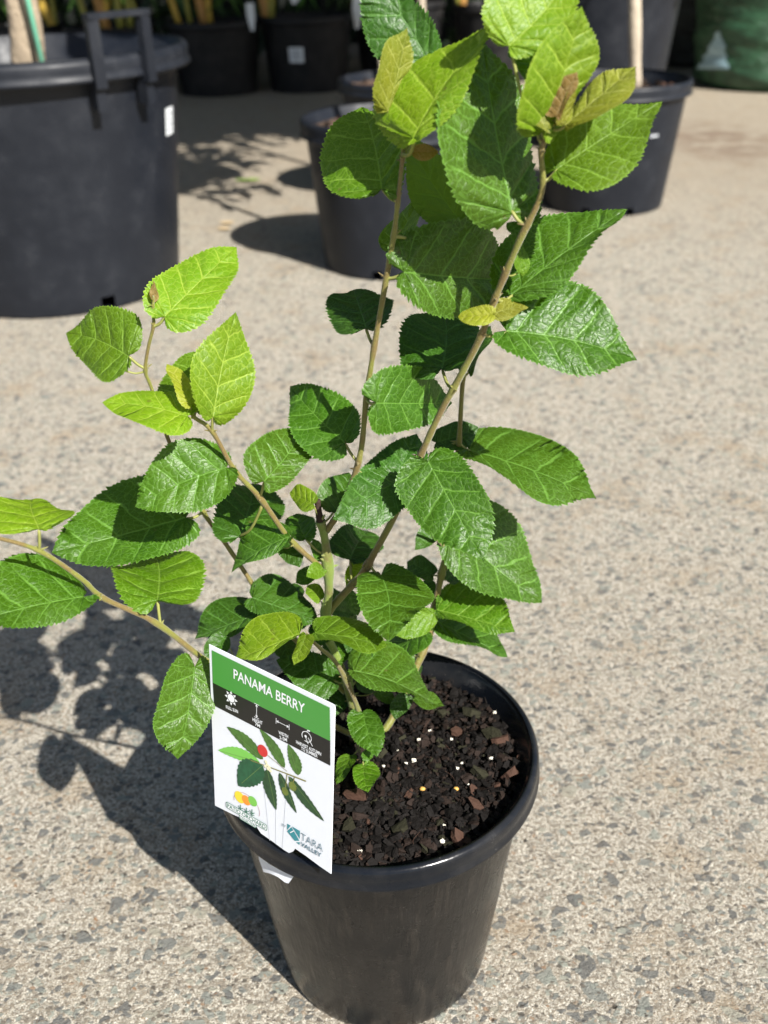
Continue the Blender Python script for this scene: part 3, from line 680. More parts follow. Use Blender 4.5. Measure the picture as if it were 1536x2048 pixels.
# tongue under the rim, outside the pot wall
def tongue_pt(px, py, yoff=0): return T3(*tag_uv(px, py), -.004)
tp = [(513, 1695), (545, 1716), (588, 1737), (585, 1752), (573, 1768), (558, 1754), (540, 1746), (527, 1743), (518, 1716)]
V = []; 
def on_pot(px, py, extra=.0018):
    d = ray(px, py); lo, hi = .4, 1.2; best = None
    for t in np.linspace(.4, 1.0, 2400):
        p = CC+d*t; rr = np.hypot(p[0]-PC[0], p[1]-PC[1]); zz = p[2]
        R_ = .093+(.1225-.093)*zz/.218+extra
        if rr <= R_ and p[2] < .222: return p
    return CC+d*.78
rows = [[(512, 1693), (530, 1704), (550, 1715), (570, 1726), (592, 1735)], [(519, 1722), (535, 1731), (552, 1741), (570, 1751), (588, 1752)], [(527, 1744), (540, 1747), (556, 1754), (570, 1765), (577, 1767)]]
for r in rows:
    for p in r: V.append(on_pot(*p, .0035 if r is not rows[2] else .0055))
Fc = [(i*5+j, i*5+j+1, (i+1)*5+j+1, (i+1)*5+j) for i in range(2) for j in range(4)]
mesh_obj('tongue', V, [f[::-1] for f in Fc], m_card, tag, True)
# printed bands
gb = U([(424, 1300), (660, 1415), (661, 1482), (426, 1365)]); flat('printed_band', [gb], m_green, .00025, tag)
bb = U([(426, 1365), (661, 1482), (661, 1531), (429, 1411)]); flat('printed_band', [bb], m_blk, .00025, tag)
def text(name, s, px, py, px2, py2, mat, parent, hmm, bold=0.0, h=.0004, plane=None, center=False):
    """lettering whose baseline runs between two points on the panel"""
    cu = bpy.data.curves.new('t', 'FONT'); cu.body = s; cu.size = 1.0; cu.resolution_u = 3
    if bold: cu.offset = bold
    ob = bpy.data.objects.new('t', cu); COL.objects.link(ob); bpy.context.view_layer.update()
    me = bpy.data.meshes.new_from_object(ob); bpy.data.objects.remove(ob)
    n = len(me.vertices); co = np.zeros(n*3); me.vertices.foreach_get('co', co); co = co.reshape(-1, 3)
    fs = [tuple(p.vertices) for p in me.polygons]; bpy.data.meshes.remove(me)
    x0, x1 = co[:, 0].min(), co[:, 0].max(); cap = .70
    if plane is None:
        a = np.array(tag_uv(px, py)); b_ = np.array(tag_uv(px2, py2)); d = b_-a; Lw = np.linalg.norm(d); d /= Lw; up = np.array([d[1], -d[0]])
        if up[1] > 0: up = -up
        V = []
        for x, y, z in co:
            q = a+d*((x-x0)/(x1-x0)*Lw)+up*(y/cap*hmm); V.append(T3(q[0], q[1], h))
    else:
        V = [plane((x-x0)/(x1-x0), y/cap) for x, y, z in co]
    return mesh_obj(name, V, fs, mat, parent, False)
text('lettering', 'PANAMA BERRY', 468, 1356, 610, 1427, m_wht, tag, .0078, .012)
text('lettering', 'FULL SUN', 453, 1416, 477, 1426, m_wht, tag, .0026, .02)
text('lettering', 'HEIGHT', 506, 1441, 526, 1449, m_wht, tag, .0026, .02)
text('lettering', '7M', 511, 1450, 521, 1455, m_wht, tag, .0026, .02)
text('lettering', 'WIDTH', 558, 1467, 577, 1476, m_wht, tag, .0026, .02)
text('lettering', '2-5M', 560, 1477, 575, 1483, m_wht, tag, .0026, .02)
text('lettering', 'HARVEST AUTUMN', 593, 1486, 643, 1511, m_wht, tag, .0026, .02)
text('lettering', 'TO SUMMER', 603, 1499, 636, 1515, m_wht, tag, .0026, .02)
# icons: sun, height arrow, width arrow, fruit in hand
def disc(c, r, n=20, sy=1): return [(c[0]+r*math.cos(2*PI*k/n), c[1]+sy*r*math.sin(2*PI*k/n)) for k in range(n)]
def bar(a, b, w_):
    a, b = np.array(a), np.array(b); d = b-a; d = d/np.linalg.norm(d); p = np.array([-d[1], d[0]])*w_/2; return [tuple(a-p), tuple(b-p), tuple(b+p), tuple(a+p)]
sc_ = tag_uv(463, 1396); ic = [disc(sc_, .0032)]
for k in range(8):
    a = 2*PI*k/8; d = np.array([math.cos(a), math.sin(a)]); p = np.array([-d[1], d[0]]); s0 = np.array(sc_)
    ic.append([tuple(s0+d*.0037+p*.0012), tuple(s0+d*.0060), tuple(s0+d*.0037-p*.0012)])
def arrow(a, b, w_=.0004):
    a, b = np.array(a), np.array(b); d = (b-a)/np.linalg.norm(b-a); p = np.array([-d[1], d[0]]); out = [bar(a+d*.001, b-d*.001, w_)]
    for q, s in ((a, 1), (b, -1)): out.append([tuple(q), tuple(q+d*s*.002+p*.0011), tuple(q+d*s*.002-p*.0011)])
    for q in (a, b): out.append(bar(q-p*.0022, q+p*.0022, w_))
    return out
ic += arrow(tag_uv(514, 1408), tag_uv(514, 1435)); ic += arrow(tag_uv(553, 1441), tag_uv(579, 1454))
flat('icons', ic, m_wht, .0004, tag)
hc = np.array(tag_uv(614, 1473)); ring = []
for k in range(22):
    if 6 < k < 9: continue
    a0, a1 = 2*PI*k/22, 2*PI*(k+1)/22; ring.append([tuple(hc+.0042*np.array([math.cos(a0), math.sin(a0)])), tuple(hc+.0042*np.array([math.cos(a1), math.sin(a1)])), tuple(hc+.0037*np.array([math.cos(a1), math.sin(a1)])), tuple(hc+.0037*np.array([math.cos(a0), math.sin(a0)]))])
ring += [bar(hc+(-.0008, .0008), hc+(.0015, .0052), .0005), bar(hc+(.0012, .0002), hc+(.0052, .0052), .0005), disc(hc+(-.0008, 0), .0010, 10), bar(hc+(0, -.004), hc+(.0006, -.0058), .0005), disc(hc+(.0016, -.0056), .0012, 10, .5)]
flat('icons', ring, m_wht, .0004, tag)
# printed picture: twig with long leaves, a red berry and two green ones
def pl(b_, t_, wd, n=9, serr=.06):
    b_, t_ = np.array(tag_uv(*b_)), np.array(tag_uv(*t_)); d = t_-b_; L_ = np.linalg.norm(d); d /= L_; p = np.array([-d[1], d[0]]); up = []; dn = []
    for k in range(1, n*2):
        t = k/(n*2.); h_ = wd*L_*math.sin(PI*t**.8)**.8*(1+serr*(1 if k % 2 else -1)); bow = .05*L_*math.sin(PI*t)
        up.append(tuple(b_+d*t*L_+p*(h_+bow))); dn.append(tuple(b_+d*t*L_+p*(-h_+bow)))
    return [tuple(b_)]+up+[tuple(t_)]+dn[::-1]
def split(poly): return poly
flat('printed_leaves', [pl((527, 1518), (454, 1453), .17), pl((570, 1535), (520, 1457), .17), pl((597, 1550), (577, 1488), .24)], m_pl[1], .00030, tag)
flat('printed_leaves', [pl((520, 1524), (437, 1500), .13)], m_lgr, .00034, tag)
flat('printed_leaves', [pl((526, 1530), (477, 1571), .27)], m_pl[2], .00038, tag)
flat('printed_leaves', [pl((535, 1538), (553, 1620), .18), pl((560, 1545), (594, 1626), .14), pl((578, 1552), (649, 1642), .13)], m_pl[0], .00036, tag)
mr = [((527,1518),(460,1458)),((570,1535),(524,1464)),((597,1550),(580,1494)),((520,1524),(444,1502)),((526,1530),(484,1566)),((535,1538),(551,1612)),((560,1545),(591,1618)),((578,1552),(642,1634))]
flat('printed_veins', [bar(tag_uv(*a), tag_uv(*b), .00035) for a, b in mr], simple('tag_photo_vein', (.13, .22, .06), .4), .00044, tag)
tw = [bar(tag_uv(502, 1520), tag_uv(530, 1530), .0006), bar(tag_uv(530, 1530), tag_uv(575, 1547), .0008), bar(tag_uv(575, 1547), tag_uv(613, 1562), .0010), bar(tag_uv(534, 1508), tag_uv(575, 1542), .0004), bar(tag_uv(575, 1548), tag_uv(572, 1575), .0006), bar(tag_uv(590, 1553), tag_uv(586, 1570), .0006)]
flat('printed_twig', tw, m_tw, .00042, tag)
flat('printed_berry', [disc(tag_uv(526, 1501), .0046, 20, 1.05)], m_red, .00046, tag)
flat('printed_berry', [disc(tag_uv(571, 1582), .0030, 16, 1.15), disc(tag_uv(586, 1572), .0035, 16, 1.1)], m_ol, .00046, tag)
flat('printed_flower', [disc(np.array(tag_uv(535, 1529))+(dx, dy_), .0014, 7) for dx, dy_ in ((0, 0), (.002, .001), (-.0015, .002), (.001, .003), (.003, .0035), (-.001, -.002))], simple('tag_cream_print', (.75, .72, .5), .5), .00048, tag)
# logo on the left: fruit trees on a ribbon
flat('printed_logo', [disc(tag_uv(480, 1594), .0050, 18)], m_yel, .00034, tag); flat('printed_logo', [disc(tag_uv(493, 1600), .0042, 18)], m_ora, .00038, tag); flat('printed_logo', [disc(tag_uv(506, 1602), .0042, 18)], m_lgr, .00042, tag)
tr = []
for bx, by in ((482, 1609), (494, 1615), (505, 1618)):
    c0 = np.array(tag_uv(bx, by)); tr.append(bar(c0, c0+(0, .006), .0006))
    for q in (-1, 1): tr += [bar(c0+(0, .004), c0+(q*.0024, .002), .0006), bar(c0+(0, .0055), c0+(q*.0022, .0042), .0006)]
oc = np.array(tag_uv(494, 1611)); ell = []
for k in range(40):
    a0, a1 = 2*PI*k/40, 2*PI*(k+1)/40
    if .25 < a0 < 2.9: continue
    f = lambda a, r: tuple(oc+np.array([.0125*math.cos(a)*r, .0105*math.sin(a)*r])); ell.append([f(a0, 1), f(a1, 1), f(a1, .97), f(a0, .97)])
flat('printed_logo', tr, m_dgreen, .00046, tag); flat('printed_logo', ell, simple('tag_faint_line', (.45, .25, .28), .5), .0003, tag)
def rbox(x0, y0, x1, y1, r=.0014):
    out = []
    for cx, cy, a in ((x1-r, y0+r, -PI/2), (x1-r, y1-r, 0), (x0+r, y1-r, PI/2), (x0+r, y0+r, PI)):
        for k in range(5): out.append((cx+r*math.cos(a+k*PI/8), cy+r*math.sin(a+k*PI/8)))
    return out
lg = np.array(tag_uv(455, 1604)); rg = np.array(tag_uv(533, 1640)); lw = rg[0]-lg[0]
ly = lg[1]
flat('printed_logo', [rbox(lg[0]-.001, ly-.0005, rg[0]+.001, ly+.0052), rbox(lg[0]+.012, ly+.0045, rg[0]-.009, ly+.0085)], m_dgreen, .00050, tag)
flat('printed_logo', [rbox(lg[0]-.0005, ly-.0000, rg[0]+.0005, ly+.0047), rbox(lg[0]+.0125, ly+.0046, rg[0]-.0095, ly+.0080)], m_wht, .00054, tag)
def text_uv(name, s, u0, v0, u1, mat, hmm, bold=0, h=.0006):
    def P(a, b_): return T3(u0+(u1-u0)*a, v0-b_*hmm, h)
    return text(name, s, 0, 0, 0, 0, mat, tag, hmm, bold, h, plane=P)
text_uv('lettering', 'PATIO.ORCHARD', lg[0]+.0003, ly+.0041, rg[0]-.0003, m_dgreen, .0036, .015)
text_uv('lettering', 'COLLECTION', lg[0]+.0133, ly+.0076, rg[0]-.0103, m_dgreen, .0026, .015)
# logo on the right
q0 = np.array(tag_uv(575, 1647)); s = .0115
flat('printed_logo', [[tuple(q0+(0, 0)), tuple(q0+(s*.28, 0)), tuple(q0+(0, s*.50))], [tuple(q0+(s*.38, 0)), tuple(q0+(s, 0)), tuple(q0+(s, s*.62))],
                      [tuple(q0+(s*.34, s*.08)), tuple(q0+(s*.98, s*.78)), tuple(q0+(s*.62, s)), tuple(q0+(.0, s*.60))], [tuple(q0+(s, s*.88)), tuple(q0+(s, s*1.1)), tuple(q0+(s*.72, s*1.05))]], m_teal, .0003, tag)
flat('printed_logo', [bar(q0+(s*.25, s*.55), q0+(s*.55, s*.22), .0007)], m_wht, .0005, tag)
text_uv('lettering', 'BY', q0[0]-.0045, q0[1]+.0042, q0[0]-.0008, m_gtext, .0022, 0)
text_uv('lettering', 'TARA', q0[0]+s+.0012, q0[1]+.0068, q0[0]+s+.0205, m_gtext, .0066, -.012)
text_uv('lettering', 'VALLEY', q0[0]+s+.0012, q0[1]+.0122, q0[0]+s+.0195, m_gtext, .0036, .02)
def P1(a, b_): 
    p = at_px = (523+a*(577-523), 1714+a*(1743-1714)-b_*7.5); return on_pot(p[0], p[1], .0040)
def P2(a, b_):
    p = (535+a*(565-535), 1727+a*(1741-1727)-b_*7.5); return on_pot(p[0], p[1], .0042)
text('lettering', 'PLEASE RECYCLE', 0, 0, 0, 0, m_blk, tag, 0, .02, plane=P1)
text('lettering', 'THIS TAG', 0, 0, 0, 0, m_blk, tag, 0, .02, plane=P2)

# ---------------------------------------------------------------- background pots
def bgpot(name, label, c, R, H, rb, lip_h, lip_w, mat, soilz, holes=(), wall=.012, group=None, cat='plant pot', seg=96):
    t = thing(name, label, cat, (c[0], c[1], 0), group)
    pr = pot_profile(R, H, rb, lip_h, lip_w, wall, H-soilz)
    def skip(i, a):
        return 3 <= i <= 5 and any(abs((a-h+PI) % (2*PI)-PI) < .07 for h in holes)
    b = MB(); b.lathe(pr[:14], (c[0], c[1], 0), seg, skip=skip if holes else None); b.build('body', mat, t)
    b = MB(); b.lathe(pr[13:], (c[0], c[1], 0), seg); b.build('rim', mat, t)
    return t
def bgsoil(c, R, z, label, seed, n=260, size=2.6):
    mb = soil('potting_mix', (c[0], c[1], z), R, '', np.random.RandomState(seed), n, size)
    o = mb.build('potting_mix', [m_soil2]+m_barks[1:4]+[m_barks[2], m_barks[4], m_barks[5]], smooth=False); return props(o, label, 'potting mix', kind='stuff')
m_soil2 = simple('bark_mulch_soil', (.10, .065, .045), .8, .3, .6, 90, .006, 120)
m_bark = simple('grey_tan_bark', (.30, .24, .17), .8, .25, .4, 22, .012, 30)
m_bark2 = simple('pale_bark', (.40, .34, .26), .8, .25, .25, 30, .004, 60)
def crown_mesh(c, rx, rz, n, leaf, seed, cull=None):  # unseen crowns; over the pots and tubs they are shaped to cast shade
    rs = np.random.RandomState(seed); V = []; Fc = []
    cl = [(rs.randn(3)*.42) for _ in range(26)]
    for k in range(n):
        q = cl[rs.randint(len(cl))]+rs.randn(3)*.20; p = np.array(c)+q*np.array([rx, rx, rz])*1.15
        d = rs.randn(3); d /= np.linalg.norm(d); e = np.cross(d, rs.randn(3)); e /= np.linalg.norm(e); s = leaf*rs.uniform(.6, 1.3); b0 = len(V); f = np.cross(d, e)
        V += [p-d*s, p-d*s*.2+e*s*.42+f*s*.06, p+d*s, p-d*s*.2-e*s*.42+f*s*.06]; Fc.append((b0, b0+1, b0+2, b0+3))
    return V, Fc
m_fol = simple('tree_foliage', (.05, .12, .025), .5, .4, .5, 12)
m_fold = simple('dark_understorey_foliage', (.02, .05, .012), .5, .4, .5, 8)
def small_tree(label, base, top, r0, r1, crown, mat, seed, leafn=1300, leaf=.05, cat='tree', name='small_tree'):
    t = thing(name, label, cat, tuple(base)); rs = np.random.RandomState(seed); mb = MB(); base = np.array(base); top = np.array(top)
    pts = [base+(top-base)*k/10+np.r_[rs.randn(2)*r0*.22*(k > 0), 0] for k in range(11)]
    mb.tube(spline(pts, 40), np.linspace(r0, r1, 40)*(1+.05*rs.randn(40)), 16)
    for k in range(9):
        a = rs.rand()*6.28; p = base+(top-base)*rs.uniform(.6, 1); e = np.array(crown[0])+np.array([math.cos(a)*crown[1]*.7, math.sin(a)*crown[1]*.7, rs.uniform(-.3, .6)*crown[2]])
        mb.tube(spline([p, (p+e)/2+(0, 0, .05), e], 8), np.linspace(r1*.7, r1*.2, 8), 6)
    mb.build('trunk', mat, t)
    V, Fc = crown_mesh(crown[0], crown[1], crown[2], leafn, leaf, seed); mesh_obj('crown', V, Fc, m_fol, t, False)
    return t
# D: big tub at left with a carrying handle
D = (-.833, 2.663); DR, DH = .392, .574
tD = bgpot('plant_tub', 'big charcoal plastic tub with an upright carrying handle at the left edge', D, DR, DH, .300, .046, .034, m_navy, .50, holes=(-.97, -2.3), wall=.02, cat='plant tub', seg=160)
bgsoil(D, .332, .47, 'bark potting mix inside the big tub with the handle', 11, 500, 3.2)
def find_ang(c, R, z, px):
    best = min((abs(proj((c[0]+R*math.cos(a), c[1]+R*math.sin(a), z))[0]-px), a) for a in np.linspace(-PI, 0, 721)); return best[1]
a1, a2 = find_ang(D, DR+.004, DH, 192), find_ang(D, DR+.004, DH, 293)
mb = MB(); hb = .074
def rp(a, r, z): return np.array([D[0]+r*math.cos(a), D[1]+r*math.sin(a), z])
for a in (a1, a2):
    p = rp(a, DR+.006, 0)
    mb.box((p[0], p[1], DH+hb/2-.03), .026, .018, hb+.06, a+PI/2)
    p2 = rp(a, DR-.012, 0); mb.box((p2[0], p2[1], DH-.075), .022, .030, .062, a+PI/2)
pa, pb_ = rp(a1, DR+.006, DH+hb), rp(a2, DR+.006, DH+hb); mid_ = (pa+pb_)/2; dd = pb_-pa
mb.box((mid_[0], mid_[1], DH+hb+.0062), np.linalg.norm(dd)+.026, .022, .012, math.atan2(dd[1], dd[0]))
mb.build('handle', m_navy, tD, False)
# sticker on its right flank
m_stk = simple('white_sticker', (.75, .78, .8), .5, .4)
m_stkt = simple('sticker_grey_print', (.22, .24, .27), .5, .4)
def patch(name, c, rf, a0, a1, z0, z1, mat, parent, off=.0015, n=6, lines=None):
    V = []; Fc = []
    for j, z in enumerate((z0, z1)):
        for i in range(n+1):
            a = a0+(a1-a0)*i/n; r = rf(z)+off; V.append((c[0]+r*math.cos(a), c[1]+r*math.sin(a), z))
    for i in range(n): Fc.append((i, i+1, n+2+i, n+1+i))
    return mesh_obj(name, V, Fc, mat, parent, False)
rD = lambda z: .300+(.358-.300)*(z/.54)
def ang_y(c, rf, px, z):
    best = min((abs(proj((c[0]+rf(z)*math.cos(a), c[1]+rf(z)*math.sin(a), z))[0]-px), a) for a in np.linspace(-PI*.62, -.05, 900)); return best[1]
sa0 = ang_y(D, rD, 331, .40); sa1 = min(sa0+.30, -.1)
zt = CAMH-.0
stk = patch('sticker', D, rD, sa0, sa1, .375, .437, m_stk, tD)
for k, z in enumerate((.385, .397, .409, .421)): patch('print', D, rD, sa0+.02, sa0+.10+.02*(k % 2), z, z+.004, m_stkt, stk, .0025)
# trunk and stake in D
def ypt(px, py, y): return at_y(px, py, y)
b0 = ypt(46, 125, 2.56); t0 = ypt(26, 0, 2.56); dirn = (t0-b0)/np.linalg.norm(t0-b0); b00 = b0+dirn*((.47-b0[2])/dirn[2]); tt = b00+dirn*1.6
small_tree('stout grey brown tree in the big left tub beside a mint green stake', b00, tt, .038, .022, ((tt[0]+.25, tt[1]+.35, tt[2]+.45), .75, .4), m_bark, 5, 3600, .08)
mk = simple('mint_green_stake', (.22, .62, .42), .5, .4)
mb = MB(); s0, s1 = ypt(83, 122, 2.50), ypt(55, 0, 2.50); dv = (s1-s0)/np.linalg.norm(s1-s0); s00 = s0+dv*((.46-s0[2])/dv[2]); mb.tube([s00, s00+dv*.9], .0065, 10)
o = mb.build('stake', mk); props(o, 'slim mint green stake leaning in the big tub beside the tree trunk', 'stake')
# A: middle pot
A = (.033, 2.767)
bgpot('round_pot', 'charcoal round pot right behind the leafy shrub, nearer of two in line', A, .225, .382, .175, .042, .016, m_navy, .34, holes=(-1.75, -.6))
bgsoil(A, .205, .348, 'bark potting mix in the nearer round pot behind the shrub', 12)
small_tree('thin tree rising out of the nearer round pot, its crown above the picture', (A[0], A[1], .345), (A[0]-.02, A[1], 1.40), .012, .008, ((A[0]+.10, A[1], 1.38), .36, .26), m_bark2, 6, 700, .06)
# B: pot behind A
B_ = (.130, 3.55)
bgpot('round_pot', 'charcoal round pot behind the leafy shrub, farther of two in line', B_, .245, .375, .19, .035, .014, m_navy, .335)
bgsoil(B_, .225, .338, 'bark potting mix in the farther round pot behind the shrub', 13)
bt = at_y(850, 0, 3.5)
small_tree('thin pale trunked tree in the farther round pot', (B_[0]+.03, B_[1], .335), (bt[0], 3.55, 1.75), .014, .010, ((bt[0]+.15, 3.8, 2.1), .78, .42), m_bark2, 7, 4200, .08)
# C: right pot
Cc = (.738, 3.368)
tC = bgpot('round_pot', 'charcoal round pot with thick lip and pale slender trunk in it', Cc, .245, .379, .190, .040, .016, m_navy, .33, holes=(-1.3, -2.05))
bgsoil(Cc, .225, .335, 'bark potting mix around the pale trunk in the right hand pot', 14, 320)
cb, ct = at_z(1230, 158, .335), at_y(1233, 0, 3.37)
cb = np.array([cb[0], 3.37, .335]); dv = ct-at_y(1229, 150, 3.37)
small_tree('slender pale trunk standing in the thick lipped pot right of the shrub', cb, cb+dv/np.linalg.norm(dv)*1.6, .0195, .014, ((cb[0]+.05, 3.4, 2.1), .62, .35), m_bark2, 8, 2600, .07)
rC = lambda z: .190+(.229-.190)*(z/.34)
ca = ang_y(Cc, rC, 1301, .25); st_ = patch('scuff_mark', Cc, rC, ca, ca+.14, .235, .243, simple('scuff_pale', (.4, .42, .45), .6), tC)
# C2: taller tub behind
C2 = (.90, 4.40)
bgpot('plant_tub', 'tall scuffed charcoal tub standing behind the pot with the pale trunk', C2, .335, .66, .235, .05, .03, m_navy, .60, wall=.02, cat='plant tub')
bgsoil(C2, .29, .60, 'bark potting mix inside the tall scuffed tub', 15, 200)
small_tree('bushy tree in the tall tub, its unseen crown shaped to shade the back row', (C2[0], C2[1], .60), (C2[0], C2[1], 1.9), .02, .014, ((C2[0]-.05, C2[1]-.1, 2.35), .95, .4), m_bark2, 9, 4600, .09)  # crown out of view, set where it keeps sun off the back pots
# green grow bag with a pale tree emblem
def bagmat(name, col, rough=.35):
    m, nt, bs, out = newmat(name); N = NT(nt); P = N.n('TexCoord').outputs['Object']
    st = N.n('VectorMath', operation='MULTIPLY', ins={0: P, 1: (1, 1, 5)}).outputs[0]
    n1 = N.noise(st, 4, 5, .6, .8).outputs[0]; n2 = N.noise(P, 14, 4).outputs[0]
    c = N.mix(N.ss(n2, .35, .7), col, tuple(x*1.9 for x in col)); N.link(c, bs.inputs['Base Color']); bs.inputs['Roughness'].default_value = rough
    N.link(N.bump(n1, .05, .8), bs.inputs['Normal']); return m
m_bag = bagmat('green_woven_plastic', (.020, .055, .028)); m_bagd = bagmat('dark_woven_plastic', (.018, .020, .018), .5)
def bag(label, c, R, H, mat, seed, soilr=True):
    t = thing('grow_bag', label, 'grow bag', (c[0], c[1], 0)); rs = np.random.RandomState(seed); ph = rs.rand(12)*6
    def jit(a, z): return .02*math.sin(3*a+ph[0]+z*4)+.012*math.sin(z*34+ph[1]+2*math.sin(a*2+ph[2]))+.008*math.sin(z*71+ph[3]+3*math.sin(a*3))
    pr = [(R*.3, .0), (R*.9, .0), (R*.97, .02)]+[(R*(1+.04*math.sin(k/30*3)), .02+(H-.02)*k/30) for k in range(1, 31)]+[(R*.97, H+.004), (R*.95, H-.02), (R*.94, H-.1)]
    b = MB(); b.lathe(pr, (c[0], c[1], 0), 110, jit=jit); b.build('body', mat, t)
    return t, jit
GB = (2.20, 5.95)
tB, jitB = bag('big green woven grow bag with a pale blue tree emblem', GB, .44, .75, m_bag, 2)
bgsoil(GB, .40, .68, 'bark potting mix inside the green grow bag', 16, 120)
tB2, _ = bag('dark shaded grow bag half hidden behind the green grow bag', (2.05, 6.95), .36, .8, m_bagd, 4)
bgsoil((2.05, 6.95), .32, .72, 'bark potting mix inside the dark grow bag', 17, 100)
for c, s, n in ((GB, 21, 'green'), ((2.05, 6.95), 22, 'dark shaded')):
    small_tree('tree growing in the %s grow bag, its crown above the picture' % n, (c[0], c[1], .68), (c[0], c[1], 2.0), .03, .02, ((c[0], c[1], 2.6), .7, .6), m_bark, s, 1500, .08)
m_emb = simple('pale_blue_emblem_print', (.30, .44, .50), .5, .4, .35, 60)
def bag_surf(px, py, off=.006):
    d = ray(px, py)
    for t in np.linspace(4.5, 7.5, 3000):
        p = CC+d*t; a = math.atan2(p[1]-GB[1], p[0]-GB[0]); R_ = .44*(1+.04*math.sin((p[2]-.02)/(.73)*3))*(1+jitB(a, p[2]))
        if np.hypot(p[0]-GB[0], p[1]-GB[1]) < R_+off: return p
    return None
V = []; Fc = []; rs = np.random.RandomState(1)
for tier, (y0, y1, x0, x1, X0, X1) in enumerate([(64, 84, 1434, 1440, 1427, 1446), (80, 97, 1428, 1444, 1414, 1452), (95, 117, 1420, 1448, 1404, 1453), (113, 138, 1412, 1450, 1394, 1461)]):
    for j in range(7):
        f = j/6; xa = x0+(X0-x0)*f+(rs.rand()-.5)*6; xb = x1+(X1-x1)*f+(rs.rand()-.5)*6
        for i in range(9):
            p = bag_surf(xa+(xb-xa)*i/8, y0+(y1-y0)*f, .004+.001*tier); V.append(p if p is not None else V[-1])
    b0 = tier*63
    for j in range(6):
        for i in range(8): Fc.append((b0+j*9+i, b0+j*9+i+1, b0+(j+1)*9+i+1, b0+(j+1)*9+i))
mesh_obj('emblem', V, [f[::-1] for f in Fc], m_emb, tB, True)

# ---------------------------------------------------------------- shaded back row: cane palms in black pots
m_cane = [simple('cane_golden', (.50, .33, .05), .45, .4, .35, 25), simple('cane_orange_brown', (.42, .22, .06), .5, .4, .35, 25), simple('cane_olive', (.25, .24, .04), .45, .4, .35, 25)]
m_leafsh = simple('palm_leaflets', (.06, .15, .02), .45, .4, .4, 10)
rsr = np.random.RandomState(77)
def cane_px(pxb, pyb, pxt, y, z0):
    p0 = at_y(pxb, pyb, y); p1 = at_y(pxt, 0, y); d = (p1-p0)/np.linalg.norm(p1-p0); base = p0+d*((z0-p0[2])/d[2]); return base, d
row = [  # pot centre x, y, radius, height, canes [(px bottom, py bottom, px top, r, mat)], tag
 (-1.95, 6.25, .24, .36, [(168, 70, 138, .020, 0), (150, 60, 118, .014, 0), (178, 60, 170, .012, 2)], 'leftmost'),
 (-1.42, 6.10, .25, .36, [(215, 66, 196, .022, 1), (205, 62, 214, .016, 0), (243, 62, 234, .018, 2), (262, 62, 255, .014, 2), (310, 60, 284, .010, 2), (178, 62, 160, .012, 2)], 'second from the left'),
 (-.86, 6.15, .26, .37, [(366, 72, 342, .014, 0), (416, 78, 398, .020, 1), (424, 80, 415, .014, 0), (385, 70, 372, .010, 2)], 'third from the left'),
 (-.36, 6.20, .26, .38, [(472, 84, 458, .020, 1), (478, 80, 476, .014, 0), (528, 66, 532, .018, 2), (520, 60, 520, .010, 1)], 'fourth from the left, with a white sticker'),
 (.16, 6.45, .27, .42, [(592, 60, 590, .022, 0), (604, 56, 612, .016, 1), (660, 46, 658, .010, 1), (680, 44, 676, .010, 1)], 'third from the right, behind the two round pots'),
 (.72, 6.40, .26, .40, [(890, 50, 892, .016, 1), (905, 50, 910, .014, 1), (836, 50, 832, .012, 2)], 'second from the right, behind the shrub top'),
 (1.22, 6.60, .26, .40, [(960, 60, 955, .014, 2), (1150, 50, 1152, .014, 2)], 'rightmost, hidden behind the tall tub'),
]
GR = 'black pots of golden cane palms in the shaded back row'
